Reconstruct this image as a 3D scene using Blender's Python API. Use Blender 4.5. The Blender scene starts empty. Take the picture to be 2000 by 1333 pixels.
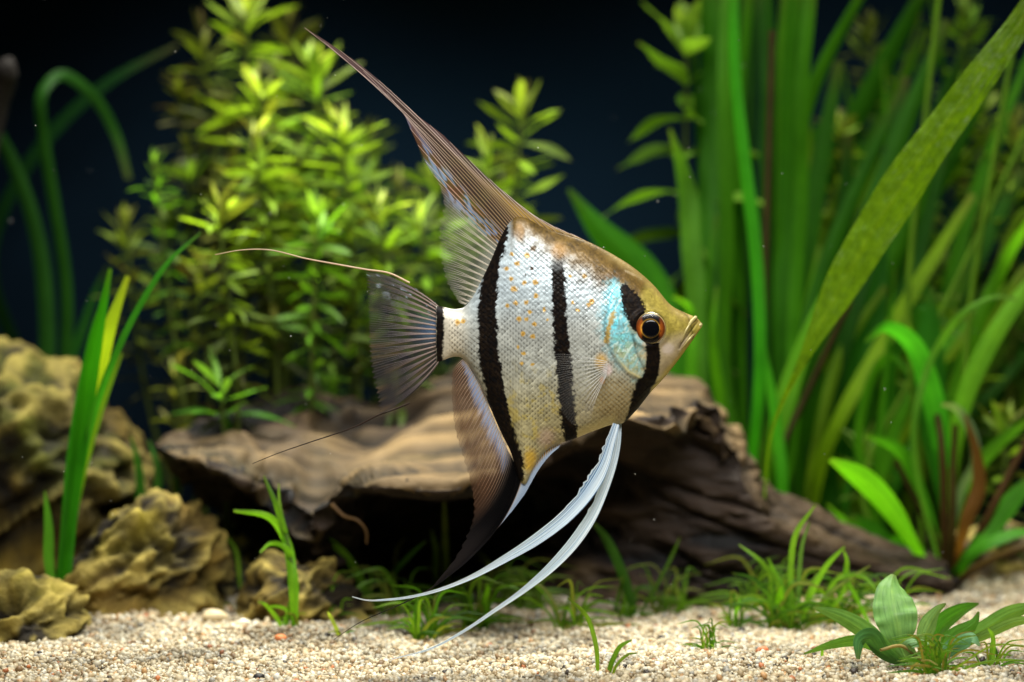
import bpy, math, random
import numpy as np
from mathutils import Vector, Matrix

random.seed(7)
rng = np.random.default_rng(11)
R = math.radians
SC = bpy.context.scene
COL = SC.collection

# ------------------------------------------------------------------ camera, world, lamps, exposure
CAM_D, CAM_H, FPX = 0.80, 0.127, 4000.0
cam_data = bpy.data.cameras.new("camera")
cam = bpy.data.objects.new("camera", cam_data)
COL.objects.link(cam)
cam.location = (0, -CAM_D, CAM_H)
cam.rotation_euler = (R(90), 0, 0)
cam_data.lens = 72
cam_data.sensor_width = 36
cam_data.clip_start = 0.01
cam_data.clip_end = 20
cam_data.dof.use_dof = True
cam_data.dof.focus_distance = 0.794
cam_data.dof.aperture_fstop = 5.3
SC.camera = cam

world = bpy.data.worlds.new("World")
SC.world = world
world.use_nodes = True
bg = world.node_tree.nodes["Background"]
bg.inputs[0].default_value = (0.30, 0.55, 0.70, 1)
bg.inputs[1].default_value = 0.008


def area(name, loc, target, sx, sy, power, color, spread=180):
    d = bpy.data.lights.new(name, "AREA")
    d.shape = "RECTANGLE"
    d.size, d.size_y = sx, sy
    d.energy = power
    d.color = color
    d.spread = R(spread)
    o = bpy.data.objects.new(name, d)
    COL.objects.link(o)
    o.location = loc
    o.rotation_euler = (Vector(target) - Vector(loc)).to_track_quat("-Z", "Y").to_euler()
    return o


area("hood_lamp", (-0.02, 0.16, 0.56), (-0.02, 0.17, 0), 0.42, 0.12, 1.05, (1.0, 0.97, 0.88), 105)
area("hood_spot", (-0.15, 0.24, 0.52), (-0.14, 0.25, 0.1), 0.16, 0.12, 1.3, (1.0, 0.98, 0.86), 90)
area("right_fill_lamp", (0.22, 0.20, 0.56), (0.20, 0.24, 0), 0.26, 0.14, 1.15, (1.0, 0.98, 0.86), 100)  # extra fill lamp, added to brighten the right-hand plants
area("front_softbox", (0.05, -0.31, 0.48), (0.02, 0.0, 0.09), 0.40, 0.16, 1.3, (1.0, 0.985, 0.95), 80)

SC.render.engine = "CYCLES"
SC.cycles.use_denoising = True
SC.cycles.transparent_max_bounces = 40
SC.cycles.max_bounces = 8
SC.view_settings.view_transform = "Standard"
SC.view_settings.look = "None"
SC.view_settings.exposure = 0.0
SC.view_settings.gamma = 1.0


# ------------------------------------------------------------------ helpers
def P(px, py, Y):
    s = (CAM_D + Y) / FPX
    return np.array([(px - 1000) * s, Y, CAM_H - (py - 666.5) * s])


def Ysand(py):
    return CAM_H * FPX / (py - 666.5) - CAM_D


def lin(c):
    c = np.asarray(c, float) / 255.0
    return np.where(c <= 0.04045, c / 12.92, ((c + 0.055) / 1.055) ** 2.4)


def sst(a, b, x):
    t = np.clip((x - a) / (b - a), 0, 1)
    return t * t * (3 - 2 * t)


def _hash(ix, iy, iz):
    n = (ix * 374761393 + iy * 668265263 + iz * 2147483647 + 974634) & 0xFFFFFFFF
    n = ((n ^ (n >> 13)) * 1274126177) & 0xFFFFFFFF
    n = ((n ^ (n >> 16)) * 2246822519) & 0xFFFFFFFF
    return ((n ^ (n >> 15)) & 0xFFFFFF) / float(0xFFFFFF)


def vnoise(x, y, z=0.0):
    x, y, z = np.broadcast_arrays(np.asarray(x, float), np.asarray(y, float), np.asarray(z, float))
    ix, iy, iz = np.floor(x).astype(np.int64), np.floor(y).astype(np.int64), np.floor(z).astype(np.int64)
    fx, fy, fz = x - ix, y - iy, z - iz
    u, v, w = fx * fx * (3 - 2 * fx), fy * fy * (3 - 2 * fy), fz * fz * (3 - 2 * fz)
    r = 0
    for dx in (0, 1):
        for dy in (0, 1):
            for dz in (0, 1):
                r = r + _hash(ix + dx, iy + dy, iz + dz) * (u if dx else 1 - u) * (v if dy else 1 - v) * (w if dz else 1 - w)
    return r * 2 - 1


def fbm(x, y, z=0.0, o=4):
    a, r, f = 0.5, 0, 1.0
    for k in range(o):
        r = r + a * vnoise(np.asarray(x) * f + 17.3 * k, np.asarray(y) * f + 5.1 * k, np.asarray(z) * f + 9.7 * k)
        a *= 0.5
        f *= 2.03
    return r


def hermite(xs, ys, x):
    """smooth monotone-ish interpolation (Catmull-Rom tangents) of columns ys over xs"""
    xs, ys, x = np.asarray(xs, float), np.asarray(ys, float), np.asarray(x, float)
    one = ys.ndim == 1
    if one:
        ys = ys[:, None]
    m = np.zeros_like(ys)
    d = (ys[1:] - ys[:-1]) / (xs[1:] - xs[:-1])[:, None]
    m[0], m[-1] = d[0], d[-1]
    h = (xs[1:] - xs[:-1])[:, None]
    m[1:-1] = (d[:-1] * h[1:] + d[1:] * h[:-1]) / (h[1:] + h[:-1])
    x = np.clip(x, xs[0], xs[-1])
    i = np.clip(np.searchsorted(xs, x, side="right") - 1, 0, len(xs) - 2)
    hh = (xs[i + 1] - xs[i])[..., None]
    t = (x - xs[i])[..., None] / hh
    r = (2 * t**3 - 3 * t**2 + 1) * ys[i] + (t**3 - 2 * t**2 + t) * hh * m[i] + (-2 * t**3 + 3 * t**2) * ys[i + 1] + (t**3 - t**2) * hh * m[i + 1]
    return r[..., 0] if one else r


def curve(pts, n):
    pts = np.asarray(pts, float)
    if len(pts) == 2:
        return pts[0] + (pts[1] - pts[0]) * np.linspace(0, 1, n)[:, None]
    d = np.r_[0, np.cumsum(np.linalg.norm(np.diff(pts, axis=0), axis=1))]
    return hermite(d / d[-1], pts, np.linspace(0, 1, n))


def link(o, parent=None, label=None, cat=None, group=None, kind=None):
    COL.objects.link(o)
    if parent is not None:
        o.parent = parent
    if label:
        o["label"] = label
    if cat:
        o["category"] = cat
    if group:
        o["group"] = group
    if kind:
        o["kind"] = kind
    return o


def make_mesh(name, verts, faces, mat, smooth=True, col=None, uv=None):
    me = bpy.data.meshes.new(name)
    verts = np.asarray(verts, dtype=np.float32)
    faces = np.asarray(faces, dtype=np.int32)
    me.vertices.add(len(verts))
    me.vertices.foreach_set("co", verts.ravel())
    nf, k = faces.shape
    me.loops.add(nf * k)
    me.loops.foreach_set("vertex_index", faces.ravel())
    me.polygons.add(nf)
    me.polygons.foreach_set("loop_start", np.arange(0, nf * k, k, dtype=np.int32))
    me.polygons.foreach_set("loop_total", np.full(nf, k, dtype=np.int32))
    me.update(calc_edges=True)
    me.polygons.foreach_set("use_smooth", np.full(nf, smooth))
    if col is not None:
        col = np.asarray(col, dtype=np.float32)
        if col.shape[1] == 3:
            col = np.c_[col, np.ones(len(col), np.float32)]
        at = me.color_attributes.new("Col", "FLOAT_COLOR", "POINT")
        at.data.foreach_set("color", col.astype(np.float32).ravel())
    if uv is not None:
        ul = me.uv_layers.new(name="UVMap")
        ul.data.foreach_set("uv", np.asarray(uv, dtype=np.float32)[faces.ravel()].ravel())
    me.materials.append(mat)
    me.validate()
    return me


def mesh_obj(name, verts, faces, mat, parent=None, smooth=True, col=None, uv=None, **tags):
    return link(bpy.data.objects.new(name, make_mesh(name, verts, faces, mat, smooth, col, uv)), parent, **tags)


def empty(name, loc, **tags):
    o = bpy.data.objects.new(name, None)
    o.empty_display_size = 0.01
    o.location = [float(v) for v in loc]
    return link(o, **tags)


def grid_faces(nu, nv, flip=False):
    i, j = np.meshgrid(np.arange(nu - 1), np.arange(nv - 1), indexing="ij")
    a = (i * nv + j).ravel()
    f = np.stack([a, a + nv, a + nv + 1, a + 1], 1)
    return f[:, ::-1] if flip else f


def poly_dist(X, Y, poly, closed=False):
    poly = np.asarray(poly, float)
    n = len(poly)
    best = np.full(X.shape, 1e18)
    best_t = np.zeros(X.shape)
    for k in range(n if closed else n - 1):
        a, b = poly[k], poly[(k + 1) % n]
        ab = b - a
        t = np.clip(((X - a[0]) * ab[0] + (Y - a[1]) * ab[1]) / (ab @ ab), 0, 1)
        d = (X - a[0] - t * ab[0]) ** 2 + (Y - a[1] - t * ab[1]) ** 2
        m = d < best
        best = np.where(m, d, best)
        best_t = np.where(m, k + t, best_t)
    return np.sqrt(best), best_t


def poly_sdf(X, Y, poly):
    """negative inside"""
    d, _ = poly_dist(X, Y, poly, True)
    poly = np.asarray(poly, float)
    ins = np.zeros(X.shape, bool)
    n = len(poly)
    for k in range(n):
        x1, y1 = poly[k]
        x2, y2 = poly[(k + 1) % n]
        if y1 == y2:
            continue
        c = ((y1 > Y) != (y2 > Y)) & (X < (x2 - x1) * (Y - y1) / (y2 - y1) + x1)
        ins ^= c
    return np.where(ins, -d, d)


def tubes(paths, radii, sides=4):
    """paths: list of (M,3); radii: list of (M,) -> verts, faces"""
    V, F, off = [], [], 0
    for p, r in zip(paths, radii):
        p = np.asarray(p, float)
        M = len(p)
        T = np.gradient(p, axis=0)
        T /= np.linalg.norm(T, axis=1)[:, None] + 1e-12
        ref = np.tile(np.array([0.0, 1.0, 0.0]), (M, 1))
        bad = np.abs(T[:, 1]) > 0.9
        ref[bad] = (1.0, 0, 0)
        A = np.cross(T, ref)
        A /= np.linalg.norm(A, axis=1)[:, None] + 1e-12
        B = np.cross(T, A)
        ang = np.linspace(0, 2 * np.pi, sides, endpoint=False)
        ring = p[:, None, :] + np.asarray(r)[:, None, None] * (np.cos(ang)[None, :, None] * A[:, None, :] + np.sin(ang)[None, :, None] * B[:, None, :])
        V.append(ring.reshape(-1, 3))
        i, j = np.meshgrid(np.arange(M - 1), np.arange(sides), indexing="ij")
        a = off + i * sides + j
        b = off + i * sides + (j + 1) % sides
        F.append(np.stack([a, b, b + sides, a + sides], -1).reshape(-1, 4))
        off += M * sides
    return np.concatenate(V), np.concatenate(F)


# ------------------------------------------------------------------ materials
def new_mat(name):
    m = bpy.data.materials.new(name)
    m.use_nodes = True
    nt = m.node_tree
    nt.nodes.clear()
    out = nt.nodes.new("ShaderNodeOutputMaterial")
    return m, nt, out


def N(nt, t, **kw):
    n = nt.nodes.new(t)
    for k, v in kw.items():
        if k.startswith("i_"):
            key = k[2:]
            key = int(key) if key.isdigit() else key.replace("_", " ")
            n.inputs[key].default_value = v
        else:
            setattr(n, k, v)
    return n


def ramp(nt, stops):
    n = nt.nodes.new("ShaderNodeValToRGB")
    e = n.color_ramp.elements
    while len(e) < len(stops):
        e.new(0.5)
    for el, (p, c) in zip(e, stops):
        el.position = p
        el.color = (*[float(v) for v in c], 1)
    return n


def mixc(nt, mode="MIX"):
    n = nt.nodes.new("ShaderNodeMix")
    n.data_type = "RGBA"
    n.blend_type = mode
    return n  # 0 factor, 6 A, 7 B, out 2


def leaf_mat(name, rough=0.42, trans=0.42, vein=60.0, crinkle=0.0, noise_scale=90.0, spot=0.25, streaks=0.8):
    m, nt, out = new_mat(name)
    L = nt.links.new
    oi = N(nt, "ShaderNodeObjectInfo")
    tc = N(nt, "ShaderNodeTexCoord")
    geo = N(nt, "ShaderNodeNewGeometry")
    nz = N(nt, "ShaderNodeTexNoise", i_Scale=noise_scale, i_Detail=5.0, i_Roughness=0.6)
    L(geo.outputs["Position"], nz.inputs["Vector"])
    r = ramp(nt, [(0.3, (1 - spot, 1 - spot * 0.9, 1 - spot)), (0.55, (1, 1, 1)), (0.75, (1 + spot * 0.9, 1 + spot * 0.6, 1 + spot * 0.2))])
    L(nz.outputs[0], r.inputs[0])
    mx = mixc(nt, "MULTIPLY")
    mx.inputs[0].default_value = 1.0
    L(oi.outputs["Color"], mx.inputs[6])
    L(r.outputs[0], mx.inputs[7])
    # midrib, lengthwise streaks and browned tip from the uv of the blade
    sep = N(nt, "ShaderNodeSeparateXYZ")
    L(tc.outputs["UV"], sep.inputs[0])
    mp = N(nt, "ShaderNodeMapping")
    mp.inputs["Scale"].default_value = (3.5, 16.0, 1.0)
    L(tc.outputs["UV"], mp.inputs["Vector"])
    st4 = N(nt, "ShaderNodeTexNoise", noise_dimensions="4D", i_Scale=1.0, i_Detail=4.0, i_Roughness=0.65)
    L(mp.outputs[0], st4.inputs["Vector"])
    rw = N(nt, "ShaderNodeMath", operation="MULTIPLY", i_1=40.0)
    L(oi.outputs["Random"], rw.inputs[0])
    L(rw.outputs[0], st4.inputs["W"])
    rs4 = ramp(nt, [(0.32, (0.55, 0.6, 0.5)), (0.52, (1, 1, 1)), (0.72, (1.35, 1.22, 1.1))])
    L(st4.outputs[0], rs4.inputs[0])
    mst = mixc(nt, "MULTIPLY")
    mst.inputs[0].default_value = streaks
    L(mx.outputs[2], mst.inputs[6])
    L(rs4.outputs[0], mst.inputs[7])
    tipr = N(nt, "ShaderNodeMath", operation="MULTIPLY_ADD", i_1=0.35, i_2=0.0)
    L(st4.outputs[0], tipr.inputs[0])
    tadd = N(nt, "ShaderNodeMath", operation="ADD")
    L(tipr.outputs[0], tadd.inputs[0])
    L(sep.outputs[0], tadd.inputs[1])
    tmap = N(nt, "ShaderNodeMapRange", i_1=1.10, i_2=1.24, i_3=0.0, i_4=0.75)
    L(tadd.outputs[0], tmap.inputs[0])
    mtip = mixc(nt, "MIX")
    L(tmap.outputs[0], mtip.inputs[0])
    L(mst.outputs[2], mtip.inputs[6])
    mtip.inputs[7].default_value = (0.13, 0.085, 0.025, 1)
    mx = mtip
    sub = N(nt, "ShaderNodeMath", operation="SUBTRACT", i_1=0.5)
    L(sep.outputs[1], sub.inputs[0])
    ab = N(nt, "ShaderNodeMath", operation="ABSOLUTE")
    L(sub.outputs[0], ab.inputs[0])
    mid = N(nt, "ShaderNodeMapRange", i_1=0.0, i_2=0.07, i_3=1.0, i_4=0.0)
    L(ab.outputs[0], mid.inputs[0])
    mx2 = mixc(nt, "MIX")
    light = mixc(nt, "MULTIPLY")
    light.inputs[0].default_value = 1.0
    light.inputs[7].default_value = (1.5, 1.3, 1.1, 1)
    L(mx.outputs[2], light.inputs[6])
    f2 = N(nt, "ShaderNodeMath", operation="MULTIPLY", i_1=0.5)
    L(mid.outputs[0], f2.inputs[0])
    L(f2.outputs[0], mx2.inputs[0])
    L(mx.outputs[2], mx2.inputs[6])
    L(light.outputs[2], mx2.inputs[7])
    wv = N(nt, "ShaderNodeMath", operation="SINE")
    ml = N(nt, "ShaderNodeMath", operation="MULTIPLY", i_1=vein)
    L(sep.outputs[1], ml.inputs[0])
    L(ml.outputs[0], wv.inputs[0])
    bump = N(nt, "ShaderNodeBump", i_Strength=0.25, i_Distance=0.0006)
    hsum = N(nt, "ShaderNodeMath", operation="ADD")
    n2 = N(nt, "ShaderNodeTexNoise", i_Scale=260.0 if crinkle == 0 else 150.0, i_Detail=3.0)
    L(geo.outputs["Position"], n2.inputs["Vector"])
    sc = N(nt, "ShaderNodeMath", operation="MULTIPLY", i_1=1.0 + crinkle * 3)
    L(n2.outputs[0], sc.inputs[0])
    w2 = N(nt, "ShaderNodeMath", operation="MULTIPLY", i_1=0.25)
    L(wv.outputs[0], w2.inputs[0])
    L(sc.outputs[0], hsum.inputs[0])
    L(w2.outputs[0], hsum.inputs[1])
    L(hsum.outputs[0], bump.inputs["Height"])
    pr = N(nt, "ShaderNodeBsdfPrincipled")
    pr.inputs["Roughness"].default_value = rough
    pr.inputs["Specular IOR Level"].default_value = 0.18
    L(mx2.outputs[2], pr.inputs["Base Color"])
    L(bump.outputs[0], pr.inputs["Normal"])
    tr = N(nt, "ShaderNodeBsdfTranslucent")
    tcol = mixc(nt, "MULTIPLY")
    tcol.inputs[0].default_value = 1.0
    tcol.inputs[7].default_value = (1.35, 1.35, 0.5, 1)
    L(mx2.outputs[2], tcol.inputs[6])
    L(tcol.outputs[2], tr.inputs["Color"])
    ms = N(nt, "ShaderNodeMixShader", i_0=trans)
    L(pr.outputs[0], ms.inputs[1])
    L(tr.outputs[0], ms.inputs[2])
    L(ms.outputs[0], out.inputs[0])
    return m


M_LEAF = leaf_mat("stem_leaf", streaks=0.5)
M_RIB = leaf_mat("ribbon_leaf", rough=0.45, trans=0.55, vein=70, noise_scale=55, spot=0.2)
M_CRINK = leaf_mat("crinkled_leaf", rough=0.4, trans=0.35, vein=30, crinkle=1.2, noise_scale=210, spot=0.32, streaks=0.45)
M_CRYPT = leaf_mat("broad_leaf", rough=0.42, trans=0.22, vein=26, crinkle=0.3, noise_scale=120, spot=0.25)
M_GRASS = leaf_mat("grass_blade", rough=0.35, trans=0.45, vein=20, noise_scale=140, spot=0.25)


def attr_mat(name, rough=0.4, spec=0.5, metallic=0.0, coat=0.0, bump_scale=None, bump_d=0.0003):
    m, nt, out = new_mat(name)
    L = nt.links.new
    a = N(nt, "ShaderNodeAttribute", attribute_name="Col")
    pr = N(nt, "ShaderNodeBsdfPrincipled")
    pr.inputs["Roughness"].default_value = rough
    pr.inputs["Specular IOR Level"].default_value = spec
    pr.inputs["Metallic"].default_value = metallic
    pr.inputs["Coat Weight"].default_value = coat
    pr.inputs["Coat Roughness"].default_value = 0.12
    L(a.outputs["Color"], pr.inputs["Base Color"])
    sm = N(nt, "ShaderNodeMath", operation="MULTIPLY", i_1=spec)
    L(a.outputs["Alpha"], sm.inputs[0])
    L(sm.outputs[0], pr.inputs["Specular IOR Level"])
    cm = N(nt, "ShaderNodeMath", operation="MULTIPLY", i_1=coat)
    L(a.outputs["Alpha"], cm.inputs[0])
    L(cm.outputs[0], pr.inputs["Coat Weight"])
    if bump_scale:
        geo = N(nt, "ShaderNodeNewGeometry")
        nz = N(nt, "ShaderNodeTexNoise", i_Scale=bump_scale, i_Detail=6.0, i_Roughness=0.65)
        L(geo.outputs["Position"], nz.inputs["Vector"])
        b = N(nt, "ShaderNodeBump", i_Strength=0.7, i_Distance=bump_d)
        L(nz.outputs[0], b.inputs["Height"])
        L(b.outputs[0], pr.inputs["Normal"])
    L(pr.outputs[0], out.inputs[0])
    return m


def fin_mat(name, trans=0.45, rough=0.3):
    m, nt, out = new_mat(name)
    L = nt.links.new
    a = N(nt, "ShaderNodeAttribute", attribute_name="Col")
    pr = N(nt, "ShaderNodeBsdfPrincipled")
    pr.inputs["Roughness"].default_value = rough
    pr.inputs["Specular IOR Level"].default_value = 0.2
    L(a.outputs["Color"], pr.inputs["Base Color"])
    tl = N(nt, "ShaderNodeBsdfTranslucent")
    L(a.outputs["Color"], tl.inputs["Color"])
    m1 = N(nt, "ShaderNodeMixShader", i_0=trans)
    L(pr.outputs[0], m1.inputs[1])
    L(tl.outputs[0], m1.inputs[2])
    tp = N(nt, "ShaderNodeBsdfTransparent")
    m2 = N(nt, "ShaderNodeMixShader")
    L(a.outputs["Alpha"], m2.inputs[0])
    L(tp.outputs[0], m2.inputs[1])
    L(m1.outputs[0], m2.inputs[2])
    L(m2.outputs[0], out.inputs[0])
    return m


M_FISH = attr_mat("fish_skin", rough=0.36, spec=0.4, metallic=0.14, coat=0.06)
M_EYE = attr_mat("fish_iris", rough=0.25, spec=0.5, metallic=0.25)
M_FIN = fin_mat("fin_membrane")
M_RAY = fin_mat("fin_ray", trans=0.25)
M_VENT = fin_mat("ventral_fin_skin", trans=0.12, rough=0.4)
M_WOOD = attr_mat("driftwood", rough=0.72, spec=0.25, bump_scale=420, bump_d=0.0008)
M_ROCK = attr_mat("rock", rough=0.8, spec=0.25, bump_scale=260, bump_d=0.004)
M_GRAIN = attr_mat("gravel_grain", rough=0.5, spec=0.4)


def plain(name, c, rough=0.5, spec=0.4, noise=None):
    m, nt, out = new_mat(name)
    pr = N(nt, "ShaderNodeBsdfPrincipled")
    pr.inputs["Base Color"].default_value = (*[float(v) for v in c], 1)
    pr.inputs["Roughness"].default_value = rough
    pr.inputs["Specular IOR Level"].default_value = spec
    if noise:
        geo = N(nt, "ShaderNodeNewGeometry")
        nz = N(nt, "ShaderNodeTexNoise", i_Scale=noise, i_Detail=5.0)
        nt.links.new(geo.outputs["Position"], nz.inputs["Vector"])
        c = np.asarray(c)
        r = ramp(nt, [(0.3, c * 0.6), (0.7, c * 1.3)])
        nt.links.new(nz.outputs[0], r.inputs[0])
        nt.links.new(r.outputs[0], pr.inputs["Base Color"])
    nt.links.new(pr.outputs[0], out.inputs[0])
    return m


M_PUPIL = plain("fish_pupil", (0.002, 0.002, 0.003), 0.15, 0.5)
M_BACK = plain("back_panel", lin((5, 22, 36)), 0.95, 0.1, noise=3.0)
M_SPECK = plain("floating_speck", (0.55, 0.55, 0.5), 0.6)

m, nt, out = new_mat("cornea")
gl = N(nt, "ShaderNodeBsdfGlossy")
gl.inputs["Roughness"].default_value = 0.06
tp = N(nt, "ShaderNodeBsdfTransparent")
fr = N(nt, "ShaderNodeFresnel", i_0=1.14)
mx_ = N(nt, "ShaderNodeMixShader")
nt.links.new(fr.outputs[0], mx_.inputs[0])
nt.links.new(tp.outputs[0], mx_.inputs[1])
nt.links.new(gl.outputs[0], mx_.inputs[2])
nt.links.new(mx_.outputs[0], out.inputs[0])
M_CORNEA = m

# ------------------------------------------------------------------ setting: sand bed, gravel, back panel
def sand_h(x, y):
    return 0.006 * fbm(x * 12, y * 12, 3.0, 4) + 0.010 * sst(-0.12, -0.30, x) * sst(0.05, 0.2, y) + 0.012 * sst(0.18, 0.3, x) * sst(0.16, 0.3, y)


nx_, ny_ = 180, 140
gx, gy = np.meshgrid(np.linspace(-0.62, 0.62, nx_), np.linspace(-0.22, 0.52, ny_), indexing="ij")
gz = sand_h(gx, gy) - 0.0008
gn = fbm(gx * 240, gy * 240, 0, 3)
gcol = lin((150, 132, 102))[None] * (1 + 0.35 * gn.ravel()[:, None])
mesh_obj("sand_bed", np.stack([gx, gy, gz], -1).reshape(-1, 3), grid_faces(nx_, ny_), M_GRAIN, col=gcol, kind="structure")

mesh_obj("back_panel", [(-0.75, 0.47, -0.02), (0.75, 0.47, -0.02), (0.75, 0.47, 0.62), (-0.75, 0.47, 0.62),
                        (-0.75, 0.475, -0.02), (0.75, 0.475, -0.02), (0.75, 0.475, 0.62), (-0.75, 0.475, 0.62)],
         [(0, 1, 2, 3), (7, 6, 5, 4), (0, 4, 5, 1), (3, 2, 6, 7), (0, 3, 7, 4), (1, 5, 6, 2)], M_BACK, smooth=False, kind="structure")

ph = (1 + 5 ** 0.5) / 2
ICO_V = np.array([(-1, ph, 0), (1, ph, 0), (-1, -ph, 0), (1, -ph, 0), (0, -1, ph), (0, 1, ph), (0, -1, -ph), (0, 1, -ph),
                  (ph, 0, -1), (ph, 0, 1), (-ph, 0, -1), (-ph, 0, 1)], float)
ICO_V /= np.linalg.norm(ICO_V[0])
ICO_F = np.array([(0, 11, 5), (0, 5, 1), (0, 1, 7), (0, 7, 10), (0, 10, 11), (1, 5, 9), (5, 11, 4), (11, 10, 2), (10, 7, 6), (7, 1, 8),
                  (3, 9, 4), (3, 4, 2), (3, 2, 6), (3, 6, 8), (3, 8, 9), (4, 9, 5), (2, 4, 11), (6, 2, 10), (8, 6, 7), (9, 8, 1)])


def rand_rot(n):
    q = rng.normal(size=(n, 4))
    q /= np.linalg.norm(q, axis=1)[:, None]
    w, x, y, z = q.T
    return np.stack([np.stack([1 - 2 * (y * y + z * z), 2 * (x * y - z * w), 2 * (x * z + y * w)], -1),
                     np.stack([2 * (x * y + z * w), 1 - 2 * (x * x + z * z), 2 * (y * z - x * w)], -1),
                     np.stack([2 * (x * z - y * w), 2 * (y * z + x * w), 1 - 2 * (x * x + y * y)], -1)], 1)


GR_COL = np.array([.70 * lin(c) * np.array([1.0, .99, .90]) for c in [(232, 222, 200), (222, 206, 176), (208, 190, 158), (238, 232, 218), (196, 172, 134), (172, 146, 108),
                                    (150, 120, 84), (206, 160, 110), (200, 120, 70), (64, 54, 46), (188, 184, 176)]])
GR_P = np.array([.24, .22, .16, .13, .09, .05, .025, .025, .008, .012, .04])


def grains(n, x0, x1, y0, y1, r0, r1):
    x, y = rng.uniform(x0, x1, n), rng.uniform(y0, y1, n)
    r = r0 + (r1 - r0) * rng.random(n) ** 3.0
    z = sand_h(x, y) + rng.uniform(-0.5, 0.55, n) * r
    S = np.stack([rng.uniform(.75, 1.3, n), rng.uniform(.7, 1.15, n), rng.uniform(.55, .95, n)], -1)
    v = ICO_V[None] * (1 + rng.uniform(-0.2, 0.2, (n, 12, 1)))
    v = v * S[:, None, :] * r[:, None, None]
    v = np.einsum("nij,nkj->nki", rand_rot(n), v) + np.stack([x, y, z], -1)[:, None, :]
    f = (ICO_F[None] + 12 * np.arange(n)[:, None, None]).reshape(-1, 3)
    c = GR_COL[rng.choice(len(GR_P), n, p=GR_P / GR_P.sum())] * rng.uniform(.62, 1.2, (n, 1)) * (1 - .45 * sst(.05, .4, fbm(x * 30, y * 30, 2, 3)))[:, None]
    return v.reshape(-1, 3), f, np.repeat(c, 12, 0)


parts = [grains(52000, -0.27, 0.27, -0.065, 0.10, 0.00055, 0.0018), grains(28000, -0.34, 0.34, 0.09, 0.26, 0.0008, 0.0022),
         grains(6000, -0.42, 0.42, 0.24, 0.42, 0.0014, 0.003)]
V, F, C, off = [], [], [], 0
for v, f, c in parts:
    V.append(v); F.append(f + off); C.append(c); off += len(v)
mesh_obj("gravel", np.concatenate(V), np.concatenate(F), M_GRAIN, col=np.concatenate(C), kind="stuff",
         label="pale cream gravel covering the tank floor", cat="gravel")


# ------------------------------------------------------------------ driftwood
ST = [  # px, then (Y, py): skyline, top middle, lip, under the lip, front middle, front foot
    (306, [(.222, 868), (.214, 869), (.205, 873), (.207, 877), (.212, 880), (.218, 880)]),
    (322, [(.235, 852), (.212, 860), (.182, 882), (.192, 893), (.205, 900), (.220, 902)]),
    (345, [(.245, 838), (.210, 860), (.172, 896), (.185, 912), (.205, 925), (.225, 932)]),
    (400, [(.262, 800), (.220, 850), (.158, 915), (.205, 935), (.235, 965), (.250, 985)]),
    (470, [(.270, 774), (.220, 845), (.148, 950), (.205, 968), (.235, 1040), (.240, 1090)]),
    (535, [(.272, 757), (.225, 850), (.150, 985), (.195, 1000), (.225, 1060), (.225, 1150)]),
    (575, [(.274, 756), (.225, 842), (.140, 1025), (.165, 1050), (.195, 1110), (.205, 1180)]),
    (618, [(.275, 760), (.225, 848), (.132, 1040), (.142, 1070), (.158, 1120), (.170, 1190)]),
    (645, [(.275, 767), (.225, 850), (.124, 988), (.140, 1010), (.150, 1085), (.162, 1195)]),
    (670, [(.276, 772), (.226, 850), (.116, 966), (.146, 984), (.156, 1080), (.166, 1193)]),
    (720, [(.280, 786), (.230, 845), (.110, 959), (.185, 972), (.215, 1080), (.205, 1185)]),
    (800, [(.285, 756), (.235, 830), (.108, 967), (.215, 974), (.245, 1080), (.225, 1180)]),
    (900, [(.290, 712), (.235, 825), (.110, 965), (.220, 974), (.245, 1080), (.225, 1180)]),
    (1000, [(.290, 698), (.240, 800), (.118, 925), (.210, 942), (.230, 1060), (.215, 1180)]),
    (1100, [(.290, 700), (.240, 785), (.128, 872), (.185, 895), (.210, 1040), (.200, 1180)]),
    (1200, [(.280, 706), (.230, 765), (.132, 822), (.168, 852), (.195, 1030), (.190, 1180)]),
    (1300, [(.262, 736), (.215, 782), (.128, 836), (.158, 862), (.182, 1020), (.182, 1180)]),
    (1385, [(.245, 778), (.210, 794), (.158, 818), (.165, 862), (.172, 1010), (.172, 1180)]),
    (1425, [(.235, 838), (.208, 856), (.168, 888), (.170, 930), (.174, 1030), (.174, 1180)]),
    (1480, [(.225, 932), (.205, 953), (.172, 985), (.170, 1030), (.174, 1090), (.176, 1180)]),
    (1560, [(.225, 982), (.206, 1004), (.182, 1040), (.178, 1072), (.182, 1115), (.184, 1182)]),
    (1640, [(.225, 1026), (.208, 1046), (.190, 1076), (.187, 1100), (.190, 1135), (.192, 1184)]),
    (1750, [(.226, 1064), (.212, 1082), (.198, 1108), (.196, 1130), (.198, 1155), (.200, 1186)]),
    (1835, [(.226, 1092), (.214, 1106), (.203, 1128), (.202, 1145), (.203, 1162), (.205, 1184)]),
    (1862, [(.222, 1116), (.215, 1124), (.208, 1136), (.207, 1146), (.208, 1156), (.210, 1168)]),
    (1868, [(.217, 1136), (.215, 1138), (.213, 1141), (.213, 1144), (.213, 1148), (.214, 1152)]),
]
xs = [s[0] for s in ST]
NU, NV = 640, 230
pxu = np.linspace(306, 1868, NU)
ctrl = hermite(xs, np.array([np.array(s[1]).ravel() for s in ST]), pxu).reshape(NU, 6, 2)
base = ctrl[:, 5:6].copy()
backb = np.stack([ctrl[:, 0, 0] + 0.03, np.minimum(ctrl[:, 5, 1] - 20, 1130) + 0 * pxu], -1)[:, None]
backm = np.stack([ctrl[:, 0, 0] + 0.025, ctrl[:, 0, 1] * 0.6 + backb[:, 0, 1] * 0.4], -1)[:, None]
lip2 = ctrl[:, 2:3] + (ctrl[:, 3:4] - ctrl[:, 2:3]) * np.array([.55, .30])
prof = np.concatenate([backb, backm, ctrl[:, :3], lip2, ctrl[:, 3:]], 1)
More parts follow.
